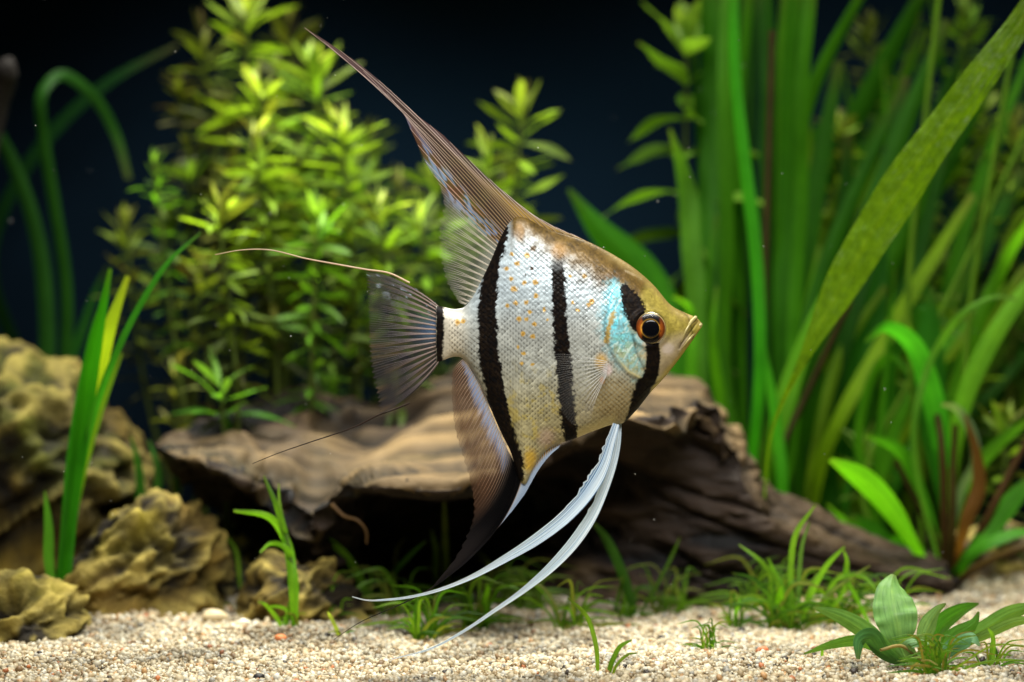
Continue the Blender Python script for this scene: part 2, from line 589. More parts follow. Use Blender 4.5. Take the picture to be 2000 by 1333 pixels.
tk = np.array([0, .14, .28, .43, .62, .665, .72, .86, 1.0])
tv = np.linspace(0, 1, NV)
pv = np.stack([hermite(tk, prof[i], tv) for i in range(NU)])  # NU,NV,2
s_ = (CAM_D + pv[..., 0]) / FPX
WX = (pxu[:, None] - 1000) * s_
WY = pv[..., 0]
WZ = CAM_H - (pv[..., 1] - 666.5) * s_
W = np.stack([WX, WY, WZ], -1)
nrm = np.cross(np.gradient(W, axis=0), np.gradient(W, axis=1))
nrm /= np.linalg.norm(nrm, axis=-1)[..., None] + 1e-12
if nrm[NU // 2, int(NV * .45), 2] < 0:
    nrm = -nrm
warp = 0.012 * fbm(WX * 8, WY * 8, WZ * 8, 2)
gq = WZ * 1.0 + warp + 0.25 * WX * np.sin(WX * 6)
g1 = 1.25 * fbm(WX * 8, (WY + warp) * 62, gq * 100, 4)
big = fbm(WX * 11, WY * 24, WZ * 30, 4)
crack = 1 - np.abs(fbm(WX * 6 + 7, (WY + warp) * 42, gq * 66, 3)) * 2.2
crack = np.clip(crack, 0, 1) ** 5
gd, _ = poly_dist(np.repeat(pxu[:, None], NV, 1), pv[..., 1], [(790, 790), (700, 860), (620, 930), (585, 1000), (572, 1060)])
groove = np.exp(-(gd / 38) ** 2)
gd2, _ = poly_dist(np.repeat(pxu[:, None], NV, 1), pv[..., 1], [(380, 850), (460, 830), (540, 815), (620, 820), (700, 800)])
groove = groove + .7 * np.exp(-(gd2 / 14) ** 2)
sw_ = 0.016 * fbm(WX * 7 + 2, WY * 6, WZ * 6, 2)
streak = fbm(WX * 12, (WY + sw_) * 130, (WZ + sw_) * 200, 4)
strk2 = fbm(WX * 45 + 4, (WY + sw_) * 620, (WZ + sw_) * 620, 3)
fade = sst(306, 360, pxu)[:, None] * (1 - 0.6 * sst(1480, 1868, pxu))[:, None]
disp = (0.0070 * big + 0.0042 * g1 - 0.0070 * crack - 0.007 * groove + 0.0042 * streak + 0.0012 * fbm(WX * 150, WY * 300, WZ * 300, 2)) * fade
W2 = W + nrm * disp[..., None]
n2 = np.cross(np.gradient(W2, axis=0), np.gradient(W2, axis=1))
n2 /= np.linalg.norm(n2, axis=-1)[..., None] + 1e-12
if n2[NU // 2, int(NV * .45), 2] < 0:
    n2 = -n2
top_lit = sst(0.15, 0.75, nrm[..., 2] + 0.35 * big + 0.25 * g1)  # up-facing wood painted paler, fronts left dark, as lit from above
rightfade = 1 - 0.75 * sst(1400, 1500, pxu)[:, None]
top_lit = top_lit * rightfade
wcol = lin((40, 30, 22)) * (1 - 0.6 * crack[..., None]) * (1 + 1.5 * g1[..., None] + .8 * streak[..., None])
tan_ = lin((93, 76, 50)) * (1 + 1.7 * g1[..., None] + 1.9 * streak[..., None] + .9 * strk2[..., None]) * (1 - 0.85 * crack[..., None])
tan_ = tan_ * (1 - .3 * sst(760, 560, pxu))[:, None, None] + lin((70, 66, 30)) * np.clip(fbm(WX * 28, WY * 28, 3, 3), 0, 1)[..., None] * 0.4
bald_dim = sst(-.05, .35, fbm(WX * 18 + 3, WY * 40, WZ * 40, 4) + .35 * streak) * (.45 + .45 * sst(900, 500, pxu)[:, None])
bald_dim = np.clip(bald_dim + .55 * groove + .5 * sst(.235, .265, WY) + .75 * sst(640, 560, pxu)[:, None] * sst(.19, .22, WY), 0, 1)  # besides the bare patches, shade painted into groove, back and left end
top_lit = top_lit * (1 - .85 * bald_dim)
wcol = wcol * (1 - top_lit[..., None]) + tan_ * top_lit[..., None]
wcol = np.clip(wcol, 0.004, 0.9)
wf = grid_faces(NU, NV)
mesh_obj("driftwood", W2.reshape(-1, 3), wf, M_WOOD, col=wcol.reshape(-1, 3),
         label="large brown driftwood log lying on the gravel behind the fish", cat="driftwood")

# dark wood tip at the far left edge
pts = np.array([P(-210, 1150, .30), P(-170, 900, .31), P(-110, 620, .30), P(-60, 400, .30), P(-22, 250, .30), P(2, 170, .295), P(16, 128, .29), P(22, 110, .288)])
pth = curve(pts, 160)
rr = np.interp(np.linspace(0, 1, 160), [0, .6, .9, .97, .99, 1], [.016, .011, .0070, .0066, .0042, .0005])
v, f = tubes([pth], [rr], 24)
v = v + 0.0016 * np.stack([fbm(v[:, 0] * 160, v[:, 1] * 160, v[:, 2] * 60, 3)] * 3, -1)
branch = mesh_obj("driftwood_branch", v, f, M_WOOD, col=np.tile(lin((30, 26, 24)), (len(v), 1)),
                  label="dark stub of wood at the far left edge of the picture", cat="driftwood")


# ------------------------------------------------------------------ rocks
def icosphere(sub):
    me = bpy.data.meshes.new("tmp")
    import bmesh
    bm = bmesh.new()
    bmesh.ops.create_icosphere(bm, subdivisions=sub, radius=1.0)
    bm.verts.ensure_lookup_table()
    v = np.array([q.co[:] for q in bm.verts])
    f = np.array([[q.index for q in p.verts] for p in bm.faces])
    bm.free()
    bpy.data.meshes.remove(me)
    return v, f


ICO6 = icosphere(6)


def rock(name, center, planes, seed, label, tint=(140, 116, 34), green=(112, 114, 16), dark=(38, 30, 12), rough_amp=0.006, freq=40, group=None, facet=(.74, .97), shade=1.0):
    """planes: list of (nx, ny, nz, d): the rock is what lies within them, knocked about by noise"""
    d, f = ICO6
    p = 40.0
    acc = np.zeros(len(d))
    for nx, ny, nz, dist in planes:
        n = np.array([nx, ny, nz], float)
        n /= np.linalg.norm(n)
        acc += np.clip(d @ n / dist, 0, None) ** p
    def base_r(n):
        return sum(np.clip(n @ (np.array(q_[:3]) / np.linalg.norm(q_[:3])) / q_[3], 0, None) ** p for q_ in planes) ** (-1 / p)
    rr_ = np.random.default_rng(int(seed) * 13 + 5)
    for _ in range(26):
        n = rr_.normal(size=3)
        n /= np.linalg.norm(n)
        acc += np.clip(d @ n / (base_r(n) * rr_.uniform(*facet)), 0, None) ** 40
    r = acc ** (-1 / p)
    v = d * r[:, None]
    q = v + seed * 1.7
    rid = 1 - np.abs(fbm(q[:, 0] * freq * .55, q[:, 1] * freq * .55, q[:, 2] * freq * .75, 4)) * 2.4
    n1 = fbm(q[:, 0] * freq, q[:, 1] * freq, q[:, 2] * freq, 5)
    lay = fbm(q[:, 0] * freq * .6, q[:, 1] * freq * .6, q[:, 2] * freq * 2.2 + q[:, 0] * freq, 3)
    hol = sst(.12, .45, fbm(q[:, 0] * freq * .9 + 31, q[:, 1] * freq * .9, q[:, 2] * freq * .9, 3))
    wq = .35 / freq * fbm(q[:, 0] * freq * .5, q[:, 1] * freq * .5, q[:, 2] * freq * .5 + 8, 2)
    crest = 1 - np.abs(fbm((q[:, 0] + q[:, 2] * .6) * freq * .5 + 40 * wq, q[:, 1] * freq * .8, (q[:, 2] - q[:, 0] * .6) * freq * 1.5 + 40 * wq, 4)) * 3.2
    crest = np.clip(crest, -1, 1)
    v = v + d * (rough_amp * (2.0 * crest + 1.2 * n1 + .9 * np.clip(rid, -1, 1) + 1.2 * lay - 1.6 * hol))[:, None]
    cn = fbm(q[:, 0] * freq * 1.3 + 9, q[:, 1] * freq * 1.3, q[:, 2] * freq * 1.3, 4)
    c2 = fbm(q[:, 0] * freq * .5 + 3, q[:, 1] * freq * .5, q[:, 2] * freq * .5, 3)
    g = sst(-.12, .28, c2)[:, None]
    col = (lin(tint) * (1 - g) + lin(green) * g) * (.75 + .8 * np.clip(n1 + .3 * lay, -.5, .6))[:, None]
    k = np.clip(sst(0.02, -0.35, cn + 0.5 * n1) + .6 * hol, 0, 1)[:, None]  # hollows painted dark, their shade put into the colour
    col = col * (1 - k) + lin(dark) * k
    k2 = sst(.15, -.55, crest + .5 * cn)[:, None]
    col = col * (1 - .8 * k2) + lin(dark) * .8 * k2  # low ground between crests shaded in the colour too
    hi = np.clip(sst(.22, .5, cn) + sst(.55, .95, crest + .3 * cn), 0, 1)[:, None]
    col = col * (1 - .6 * hi) + lin((200, 180, 92)) * .6 * hi
    fine = fbm(q[:, 0] * freq * 3.1, q[:, 1] * freq * 3.1, q[:, 2] * freq * 4.5, 3)
    v = v + d * (rough_amp * .55 * fine)[:, None]
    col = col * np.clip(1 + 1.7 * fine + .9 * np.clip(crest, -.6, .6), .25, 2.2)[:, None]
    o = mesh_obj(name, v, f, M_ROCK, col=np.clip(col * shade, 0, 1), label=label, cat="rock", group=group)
    o.location = [float(c) for c in center]
    return o


def box_planes(hx0, hx1, hy0, hy1, hz0, hz1, extra=()):
    return [(-1, 0, 0, hx0), (1, 0, 0, hx1), (0, -1, 0, hy0), (0, 1, 0, hy1), (0, 0, -1, hz0), (0, 0, 1, hz1)] + list(extra)


# big slanting rock, left
c = P(40, 925, .24)
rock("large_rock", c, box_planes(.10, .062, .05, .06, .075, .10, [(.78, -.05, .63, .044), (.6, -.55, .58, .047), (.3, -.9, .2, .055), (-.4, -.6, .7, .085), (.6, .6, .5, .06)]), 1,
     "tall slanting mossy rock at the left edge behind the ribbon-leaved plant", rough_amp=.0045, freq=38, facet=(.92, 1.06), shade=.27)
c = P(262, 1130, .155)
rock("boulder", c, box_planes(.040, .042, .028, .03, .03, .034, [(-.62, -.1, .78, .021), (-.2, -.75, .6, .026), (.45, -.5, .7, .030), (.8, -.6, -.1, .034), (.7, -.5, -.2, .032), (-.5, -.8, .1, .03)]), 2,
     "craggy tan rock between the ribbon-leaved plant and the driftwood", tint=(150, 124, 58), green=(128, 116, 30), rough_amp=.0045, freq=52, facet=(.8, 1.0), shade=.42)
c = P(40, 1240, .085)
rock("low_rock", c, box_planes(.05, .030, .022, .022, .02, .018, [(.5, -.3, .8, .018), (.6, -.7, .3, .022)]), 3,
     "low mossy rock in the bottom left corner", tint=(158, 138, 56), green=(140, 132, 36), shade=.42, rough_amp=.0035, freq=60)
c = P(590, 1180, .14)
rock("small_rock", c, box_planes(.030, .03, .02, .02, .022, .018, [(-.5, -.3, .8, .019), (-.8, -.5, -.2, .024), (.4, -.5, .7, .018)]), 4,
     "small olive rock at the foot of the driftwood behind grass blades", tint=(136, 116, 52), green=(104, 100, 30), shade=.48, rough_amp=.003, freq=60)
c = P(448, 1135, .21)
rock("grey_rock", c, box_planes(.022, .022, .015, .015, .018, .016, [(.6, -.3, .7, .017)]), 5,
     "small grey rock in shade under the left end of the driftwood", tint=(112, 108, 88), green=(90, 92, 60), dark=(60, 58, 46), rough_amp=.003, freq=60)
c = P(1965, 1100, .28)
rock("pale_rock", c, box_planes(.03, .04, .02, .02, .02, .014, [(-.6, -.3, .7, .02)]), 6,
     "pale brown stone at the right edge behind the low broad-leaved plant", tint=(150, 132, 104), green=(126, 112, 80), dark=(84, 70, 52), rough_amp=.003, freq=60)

# a few pebbles that stand out
for (px, py, r, c, lab) in [(1490, 1287, .0020, (205, 112, 72), "orange pebble on the gravel left of the low broad-leaved plant"),
                            (548, 1258, .0022, (206, 124, 72), "orange pebble beside the grass in front of the small olive rock"),
                            (412, 1210, .0024, (212, 160, 64), "yellow pebble on the gravel beside the craggy tan rock"),
                            (375, 1190, .0036, (200, 190, 172), "large pale pebble against the craggy tan rock"),
                            (420, 1222, .0046, (202, 184, 146), "flat cream stone on the gravel in front of the craggy tan rock"),
                            (505, 1322, .0018, (34, 30, 28), "small black chip on the gravel near the bottom edge"),
                            (845, 1324, .0015, (34, 32, 30), "tiny black chip on the gravel below the lower fin tip"),
                            (475, 1228, .0022, (226, 218, 200), "white pebble between the yellow and the orange one")]:
    Y = Ysand(py)
    q = P(px, py, Y)
    v, f = ICO6 if False else (ICO_V, ICO_F)
    vv, ff = icosphere(3)
    vv = vv * (1 + 0.22 * fbm(vv[:, 0] * 1.3 + px, vv[:, 1] * 1.3, vv[:, 2] * 1.3, 3))[:, None] * np.array([1.25, 1, .75]) * r
    o = mesh_obj("pebble", vv, ff, M_GRAIN, col=np.tile(lin(c), (len(vv), 1)) * (1 + .25 * fbm(vv[:, 0] * 900, vv[:, 1] * 900, vv[:, 2] * 900))[:, None],
                 label=lab, cat="pebble", group="pebbles that stand out of the gravel")
    o.location = (q[0], q[1], float(sand_h(q[0], q[1])) + r * .55)


# ------------------------------------------------------------------ leaves and plants
def ribbon_geo(pts, widths, roll=0.0, n=44, k=7, fold=0.10, ripple=0.0, seed=0.0, pucker=0.0):
    """blade along pts (world); widths sampled along it (metres)"""
    c = curve(pts, n)
    t = np.linspace(0, 1, n)
    w = np.interp(t, np.linspace(0, 1, len(widths)), widths)
    if len(widths) > 3:
        w = np.clip(hermite(np.linspace(0, 1, len(widths)), widths, t), 1e-5, None)
    T = np.gradient(c, axis=0)
    T /= np.linalg.norm(T, axis=1)[:, None] + 1e-12
    S = np.cross(T, np.array([0, 1.0, 0]))
    S /= np.linalg.norm(S, axis=1)[:, None] + 1e-12
    Nn = np.cross(S, T)
    rl = np.asarray(roll) if np.ndim(roll) else np.full(n, roll)
    if len(rl) != n:
        rl = np.interp(t, np.linspace(0, 1, len(rl)), rl)
    S2 = S * np.cos(rl)[:, None] + Nn * np.sin(rl)[:, None]
    N2 = Nn * np.cos(rl)[:, None] - S * np.sin(rl)[:, None]
    v = np.linspace(-1, 1, k)
    pos = c[:, None, :] + S2[:, None, :] * (w[:, None] * 0.5 * v[None, :])[..., None]
    lift = fold * w[:, None] * np.abs(v)[None, :]
    if ripple:
        lift = lift + ripple * w[:, None] * np.abs(v)[None, :] ** 1.5 * np.sin(t[:, None] * 42 + seed + 1.8 * (v[None, :] > 0)) + ripple * .6 * w[:, None] * vnoise(t[:, None] * 14 + seed, v[None, :] * 1.5)
    if pucker:
        lift = lift + pucker * w.max() * (np.abs(fbm(t[:, None] * 46, v[None, :] * 4.2 + 0 * t[:, None], seed, 3)) * 2 - .4) * sst(0, .25, w / w.max())[:, None]
    pos = pos + N2[:, None, :] * lift[..., None]
    uv = np.stack(np.broadcast_arrays(t[:, None], (v[None, :] + 1) / 2), -1).reshape(-1, 2)
    return pos.reshape(-1, 3), grid_faces(n, k), uv


def ribbon(parent, pts_px, widths_px, color, mat=None, name="leaf", label=None, **kw):
    """pts_px: (px, py, Y)"""
    Y = np.mean([p[2] for p in pts_px])
    pts = np.array([P(*p) for p in pts_px])
    w = np.array(widths_px) * (CAM_D + Y) / FPX
    v, f, uv = ribbon_geo(pts, w, seed=random.random() * 9, **kw)
    v = v - np.array(parent.location)
    o = mesh_obj(name, v, f, mat or M_RIB, parent, uv=uv)
    o.color = (*[float(x) for x in lin(color)], 1)
    if label:
        o["label"] = label
    return o


def leaf_mesh(L, Wd, droop, fold, twist, seed, pet=0.06, mat=None, belly=0.42):
    n, k = 11, 5
    t = np.linspace(0, 1, n)
    w = Wd * np.clip(np.sin(np.pi * np.clip((t - pet) / (1 - pet), 0, 1) ** (math.log(.5) / math.log(belly))), 0, 1) ** .8 + Wd * .10 * (1 - t)
    w[-1] = Wd * .03
    x = L * (t - 0.10 * abs(droop) * t**2)
    z = -droop * L * t**2 * 0.55
    y = 0.05 * L * np.sin(t * 2.2 + seed) * t
    v = np.linspace(-1, 1, k)
    a = twist * t
    X = x[:, None] + 0 * v
    Yy = y[:, None] + w[:, None] * .5 * v * np.cos(a)[:, None]
    Z = z[:, None] + fold * w[:, None] * np.abs(v) + w[:, None] * .5 * v * np.sin(a)[:, None] + 0.06 * Wd * np.sin(9 * t[:, None] + seed + 2 * v)
    uv = np.stack(np.broadcast_arrays(t[:, None], (v[None, :] + 1) / 2), -1).reshape(-1, 2)
    return make_mesh("leaf", np.stack([X, Yy, Z], -1).reshape(-1, 3), grid_faces(n, k), mat or M_LEAF, uv=uv)


LEAVES = [leaf_mesh(1, .15 + .06 * random.random(), random.uniform(-.35, 1.0), random.uniform(.03, .2), random.uniform(-.9, .9), i * 1.3, belly=random.uniform(.42, .58)) for i in range(18)]
LEAVES_WIDE = [leaf_mesh(1, .30 + .06 * random.random(), random.uniform(.1, .8), random.uniform(.05, .2), random.uniform(-.5, .5), i * 1.3) for i in range(6)]
LEAVES_LONG = [leaf_mesh(1, .18, random.uniform(-.1, .5), .15, random.uniform(-.4, .4), i * 1.7, belly=.55) for i in range(5)]
YOUNG, MIDL, OLD_SHADED, DULL = (206, 218, 120), (128, 162, 46), (58, 68, 20), (92, 80, 40)  # third one: older leaves, darkened further for the shade low in the bush


def lerp3(a, b, t):
    return tuple(a[i] + (b[i] - a[i]) * t for i in range(3))


def leaf_at(parent, mesh, pos, az, el, L, color, roll=0.0):
    o = bpy.data.objects.new("leaf", mesh)
    COL.objects.link(o)
    o.parent = parent
    m = Matrix.Rotation(az, 4, "Z") @ Matrix.Rotation(-el, 4, "Y") @ Matrix.Rotation(roll, 4, "X")
    q = np.array(pos) - np.array(parent.location)
    o.matrix_local = Matrix.Translation(Vector(q.tolist())) @ m @ Matrix.Scale(L, 4)
    o.color = (*[float(x) for x in lin(color)], 1)
    return o


def stem_plant(tip, base_px, label, leafL=.026, nodes=13, per=4, vigor=1.0, dull=0.0, green=0.0, meshes=None, lean=0.0, low=0.0, group="leafy stems of the bush", internode=None, bright=1.0, flat=0.0):
    px, py, Y = tip
    top = P(px, py, Y)
    x0 = (base_px - 1000) * (CAM_D + Y) / FPX
    b = np.array([x0, Y + .01, float(sand_h(x0, Y)) - .004])
    mid = (b + top) / 2 + np.array([lean * .02 + random.uniform(-.008, .008), random.uniform(-.01, .01), 0])
    root = empty("stem_plant", b, label=label, cat="water plant", group=group)
    c = curve([b, mid, top], 60)
    v, f = tubes([c - b], [np.linspace(.0016, .0009, 60)], 7)
    st = mesh_obj("stem", v, f, M_LEAF, root, uv=np.zeros((len(v), 2)))
    st.color = (*[float(q) for q in lin((96, 112, 48))], 1)
    Ln = np.linalg.norm(top - b)
    d = 0.0
    nodes = int(nodes * 1.35) if nodes > 8 else nodes
    az = random.uniform(0, 6.28)
    k = 0
    step0 = internode or leafL * .25
    while k < nodes and d < Ln * .88:
        fr = 1 - d / Ln
        if fr < low:
            break
        p = c[min(59, int(fr * 59))] * 1.0
        age = k / max(nodes - 1, 1)
        npl = per if k > 1 else max(2, per - 1)
        for j in range(npl):
            a = az + j * 6.283 / npl + random.uniform(-.25, .25)
            el = R(70 - 64 * min(1, k / 5.0)) + random.uniform(-.38, .38) - .25 * age - flat
            L = leafL * .81 * (0.58 + .5 * min(1, (k + .3) / 3.0)) * random.uniform(.72, 1.25) * (1 - .15 * age)
            col = lerp3(YOUNG, MIDL, min(1, k / 3.2))
            col = lerp3(col, OLD_SHADED, sst(.25, 1.0, age))
            col = lerp3(col, DULL, min(1, dull * random.uniform(.6, 1.3) + (.5 if random.random() < .14 else 0)))
            col = lerp3(col, (70, 150, 34), green)
            g = random.uniform(.72, 1.15) * bright  # bright under one paints the bush's inner shade into the leaf colour
            col = tuple(min(250, q * g) for q in col)
            leaf_at(root, random.choice(meshes or LEAVES), p + np.array([0, 0, random.uniform(-.0025, .0025)]), a, el, L, col, random.uniform(-.6, .6))
        az += 1.15 + random.uniform(-.2, .2)
        d += step0 * (0.28 + .72 * min(1, k / 4.0)) * random.uniform(.8, 1.25)
        k += 1
    return root


G_L = "leafy stems of the left bush"
BUSH = [  # tip px, py, Y ; base px ; label ; options
    ((480, 12, .34), 590, "tallest leafy stem of the left bush, reaching the top edge", dict(leafL=.034, nodes=16)),
    ((395, 70, .38), 500, "dull olive leafy stem behind and left of the tallest stem", dict(leafL=.030, nodes=14, dull=.25, bright=.75)),
    ((612, 128, .33), 660, "leafy stem with long spreading top leaves under the dorsal filament tip", dict(leafL=.033, nodes=15, green=.15)),
    ((505, 165, .28), 560, "bright leafy stem topped by pale upright leaves, above the middle of the bush", dict(leafL=.028, nodes=15)),
    ((497, 275, .26), 540, "pale-tipped leafy stem in the middle of the left bush", dict(leafL=.026, nodes=15)),
    ((425, 405, .235), 440, "brightest pale-tipped leafy stem low on the left side of the bush", dict(leafL=.026, nodes=15)),
    ((665, 245, .28), 690, "pale pinkish-tipped leafy stem left of the dorsal fin", dict(leafL=.028, nodes=15)),
    ((742, 405, .27), 760, "leafy stem with an upright top leaf close left of the dorsal fin base", dict(leafL=.027, nodes=14, green=.1)),
    ((300, 315, .29), 420, "small green rounded-leaf stem at the left flank of the bush", dict(leafL=.016, nodes=9, green=.5, internode=.010)),
    ((350, 165, .37), 470, "dull brown-leaved stem at the upper left of the bush", dict(leafL=.027, nodes=12, dull=.55, bright=.7)),
    ((245, 445, .34), 380, "olive leafy stem leaning out at the lower left of the bush", dict(leafL=.026, nodes=12, dull=.2, bright=.8)),
    ((560, 350, .31), 600, "green leafy stem half hidden behind the pale-tipped middle stem", dict(leafL=.026, nodes=14, green=.25)),
    ((620, 420, .25), 640, "broad green leafy stem right of the brightest pale-tipped stem", dict(leafL=.026, nodes=13, green=.4)),
    ((690, 330, .33), 720, "leafy stem in the back row between two pale-tipped stems", dict(leafL=.027, nodes=14, green=.2)),
    ((560, 60, .40), 640, "shaded leafy stem at the back, right of the tallest stem", dict(leafL=.032, nodes=13, dull=.35, bright=.8)),
    ((1022, 205, .31), 985, "tall leafy stem right of the dorsal fin with two long top leaves", dict(leafL=.034, nodes=13)),
    ((950, 300, .32), 950, "shorter leafy stem close right of the dorsal fin", dict(leafL=.028, nodes=13, green=.1)),
    ((850, 330, .35), 860, "leafy stem seen on both sides of the dorsal fin", dict(leafL=.028, nodes=13, green=.1, bright=.85)),
    ((820, 430, .30), 820, "leafy stem behind the clear rear part of the dorsal fin", dict(leafL=.026, nodes=12, green=.2)),
    ((880, 480, .34), 890, "shaded leafy stem behind the base of the dorsal fin", dict(leafL=.026, nodes=12, green=.2, bright=.8)),
    ((432, 770, .215), 425, "short star-shaped bright green plant above the left end of the driftwood", dict(leafL=.046, nodes=3, per=5, green=.6, low=.3, flat=.42, meshes=LEAVES_LONG)),
    ((345, 720, .27), 340, "thin dull stem with few drooping leaves low beside the driftwood", dict(leafL=.026, nodes=7, dull=.55, internode=.018)),
    ((650, 745, .30), 655, "low leafy sprout behind the driftwood left of the tail fin", dict(leafL=.022, nodes=7, green=.4)),
    ((560, 560, .33), 570, "dim leafy stem in the shaded heart of the bush, left", dict(leafL=.026, nodes=11, dull=.3, green=.2, bright=.8)),
    ((690, 570, .33), 700, "dim leafy stem in the shaded heart of the bush, near the tail fin", dict(leafL=.026, nodes=11, green=.3, bright=.9)),
    ((395, 520, .31), 400, "dim leafy stem under the brightest pale-tipped stem", dict(leafL=.026, nodes=12, dull=.4, bright=.8)),
]
for tip, bpx, lab, kw in BUSH:
    stem_plant(tip, bpx, lab, group=G_L, **kw)
for fx, fy, fY in [(330, 430, .36), (370, 330, .35), (430, 200, .36), (450, 330, .33), (540, 240, .36), (590, 300, .37), (640, 340, .37), (720, 270, .38), (780, 360, .38), (800, 480, .35),
                   (480, 480, .34), (640, 500, .36), (740, 520, .36), (540, 140, .38), (910, 420, .38), (990, 340, .37)]:
    stem_plant((fx, fy, fY), fx + random.uniform(-15, 25), "leafy stem half hidden among its neighbours in the left bush", group="half hidden stems of the left bush",
               leafL=.027, nodes=9, green=random.uniform(0, .35), dull=random.uniform(0, .6), bright=.75)

G_R = "leafy stems behind the right-hand plants"
for tip, bpx, lab, kw in [
    ((1340, 60, .33), 1395, "leafy stem at the left flank of the right-hand plants, leaves pointing at the fish", dict(leafL=.052, nodes=9, per=3, green=.35, meshes=LEAVES_WIDE, internode=.022)),
    ((1925, 190, .38), 1900, "yellow-green leafy stem at the upper right behind the crinkled leaf", dict(leafL=.024, nodes=16)),
    ((1985, 250, .36), 1960, "yellow-green leafy stem at the right edge, upper half", dict(leafL=.024, nodes=16)),
    ((1885, 30, .40), 1860, "leafy stem at the top right corner behind the crinkled leaf", dict(leafL=.028, nodes=12, green=.3)),
    ((1975, 820, .25), 1965, "bright leafy stem at the right edge, lower half", dict(leafL=.027, nodes=9, green=.1)),
    ((1700, 60, .41), 1690, "dim leafy stem behind the ribbon leaves at the top", dict(leafL=.024, nodes=14, bright=.8)),
    ((1720, 560, .38), 1715, "leafy stem deep behind the middle of the right-hand plants", dict(leafL=.026, nodes=12, green=.3)),
    ((1850, 520, .38), 1850, "leafy stem behind the crinkled leaf, right of its middle", dict(leafL=.026, nodes=14, green=.3)),
    ((1640, 240, .37), 1630, "leafy stem with small pale leaves seen between the slanting ribbons", dict(leafL=.022, nodes=14)),
    ((1790, 330, .36), 1780, "leafy stem just left of the middle of the crinkled leaf", dict(leafL=.022, nodes=14, green=.2)),
    ((1905, 640, .33), 1900, "leafy stem right of the arching bright leaves", dict(leafL=.026, nodes=10, green=.2)),
    ((1690, 880, .30), 1700, "low leafy stem above the driftwood root", dict(leafL=.026, nodes=8, green=.35)),
    ((1560, 330, .42), 1560, "dim leafy stem far behind the tall strap leaves", dict(leafL=.026, nodes=12, green=.3, bright=.7)),
]:
    stem_plant(tip, bpx, lab, group=G_R, **kw)


def plant(name, base_px, Y, label, cat="water plant", group=None):
    x = (base_px - 1000) * (CAM_D + Y) / FPX
    return empty(name, (x, Y, float(sand_h(x, Y)) - .002), label=label, cat=cat, group=group)


def basept(pl):
    """the plant's base as (px, py, Y)"""
    x, y, z = pl.location
    s = (CAM_D + y) / FPX
    return (x / s + 1000, 666.5 + (CAM_H - z) / s, y)


def leaves(pl, specs, mat=None, rootjit=.006):
    for pts, w, col, kw in specs:
        b = basept(pl)
        kw = dict(kw)
        if kw.pop("root", True):
            pts = [(b[0] + random.uniform(-12, 12), b[1], b[2] + random.uniform(-rootjit, rootjit))] + list(pts)
            w = [w[0] * .7] + list(w)
        ribbon(pl, pts, w, col, mat, **kw)


# --- left: ribbon-leaved plants
vl = plant("ribbon_plant", 118, .13, "bright green ribbon-leaved plant standing before the large mossy rock")
Y = .13
leaves(vl, [
    ([(135, 1000, Y), (165, 800, Y - .005), (192, 640, Y - .01), (215, 525, Y - .01)], [22, 33, 36, 28, 9], (52, 136, 18), dict(roll=.35)),
    ([(150, 930, Y + .01), (185, 760, Y + .01), (215, 640, Y), (250, 540, Y)], [20, 30, 34, 30, 10], (150, 178, 36), dict(roll=-.5)),
    ([(160, 900, Y), (205, 740, Y - .02), (270, 600, Y - .02), (330, 510, Y - .02), (392, 455, Y - .02)], [14, 20, 20, 18, 15, 5], (64, 150, 36), dict(roll=.6)),
    ([(150, 960, Y + .02), (190, 810, Y + .02), (238, 690, Y + .02)], [16, 22, 20, 5], (120, 168, 40), dict(roll=.2)),
    ([(96, 1100, Y), (95, 1030, Y), (88, 960, Y)], [14, 20, 16, 4], (84, 150, 40), dict(roll=-.3)),
    ([(125, 1050, Y), (140, 900, Y), (160, 770, Y), (190, 620, Y), (200, 590, Y)], [14, 19, 22, 18, 7], (46, 122, 18), dict(roll=-.5)),
])
vd = plant("ribbon_plant", 118, .35, "dark ribbon-leaved plant with leaves arching over in the upper left")
Y = .35
leaves(vd, [
    ([(125, 760, Y), (128, 560, Y), (105, 400, Y), (85, 270, Y), (82, 180, Y), (118, 145, Y + .01), (175, 180, Y + .02), (225, 260, Y + .03), (252, 350, Y + .03)],
     [26, 28, 28, 27, 27, 26, 24, 22, 20, 12], (44, 98, 26), dict(roll=.3, n=80)),
    ([(90, 800, Y), (90, 620, Y), (75, 480, Y), (45, 370, Y), (0, 270, Y), (-60, 180, Y)], [30, 32, 34, 34, 30, 26, 10], (44, 96, 30), dict(roll=.2)),
    ([(60, 760, Y + .05), (-20, 500, Y + .05), (90, 270, Y + .05), (210, 160, Y + .05), (345, 88, Y + .05)], [28, 30, 34, 34, 30, 10], (26, 68, 28), dict(roll=.5, n=60)),
    ([(110, 760, Y), (150, 670, Y), (190, 560, Y), (210, 520, Y)], [24, 28, 26, 20, 8], (40, 100, 30), dict(roll=.4)),
])
vs = plant("sprout", 280, .20, "small dark green sprout between the large mossy rock and the driftwood")
leaves(vs, [
    ([(275, 1000, .2), (268, 900, .2), (255, 850, .2)], [18, 22, 18, 5], (54, 110, 36), dict(roll=.3)),
    ([(300, 1000, .2), (310, 920, .2), (290, 860, .2)], [16, 20, 16, 5], (70, 130, 50), dict(roll=-.3)),
    ([(335, 1020, .2), (345, 950, .2), (342, 900, .2)], [16, 18, 14, 5], (48, 96, 30), dict(roll=.1)),
])

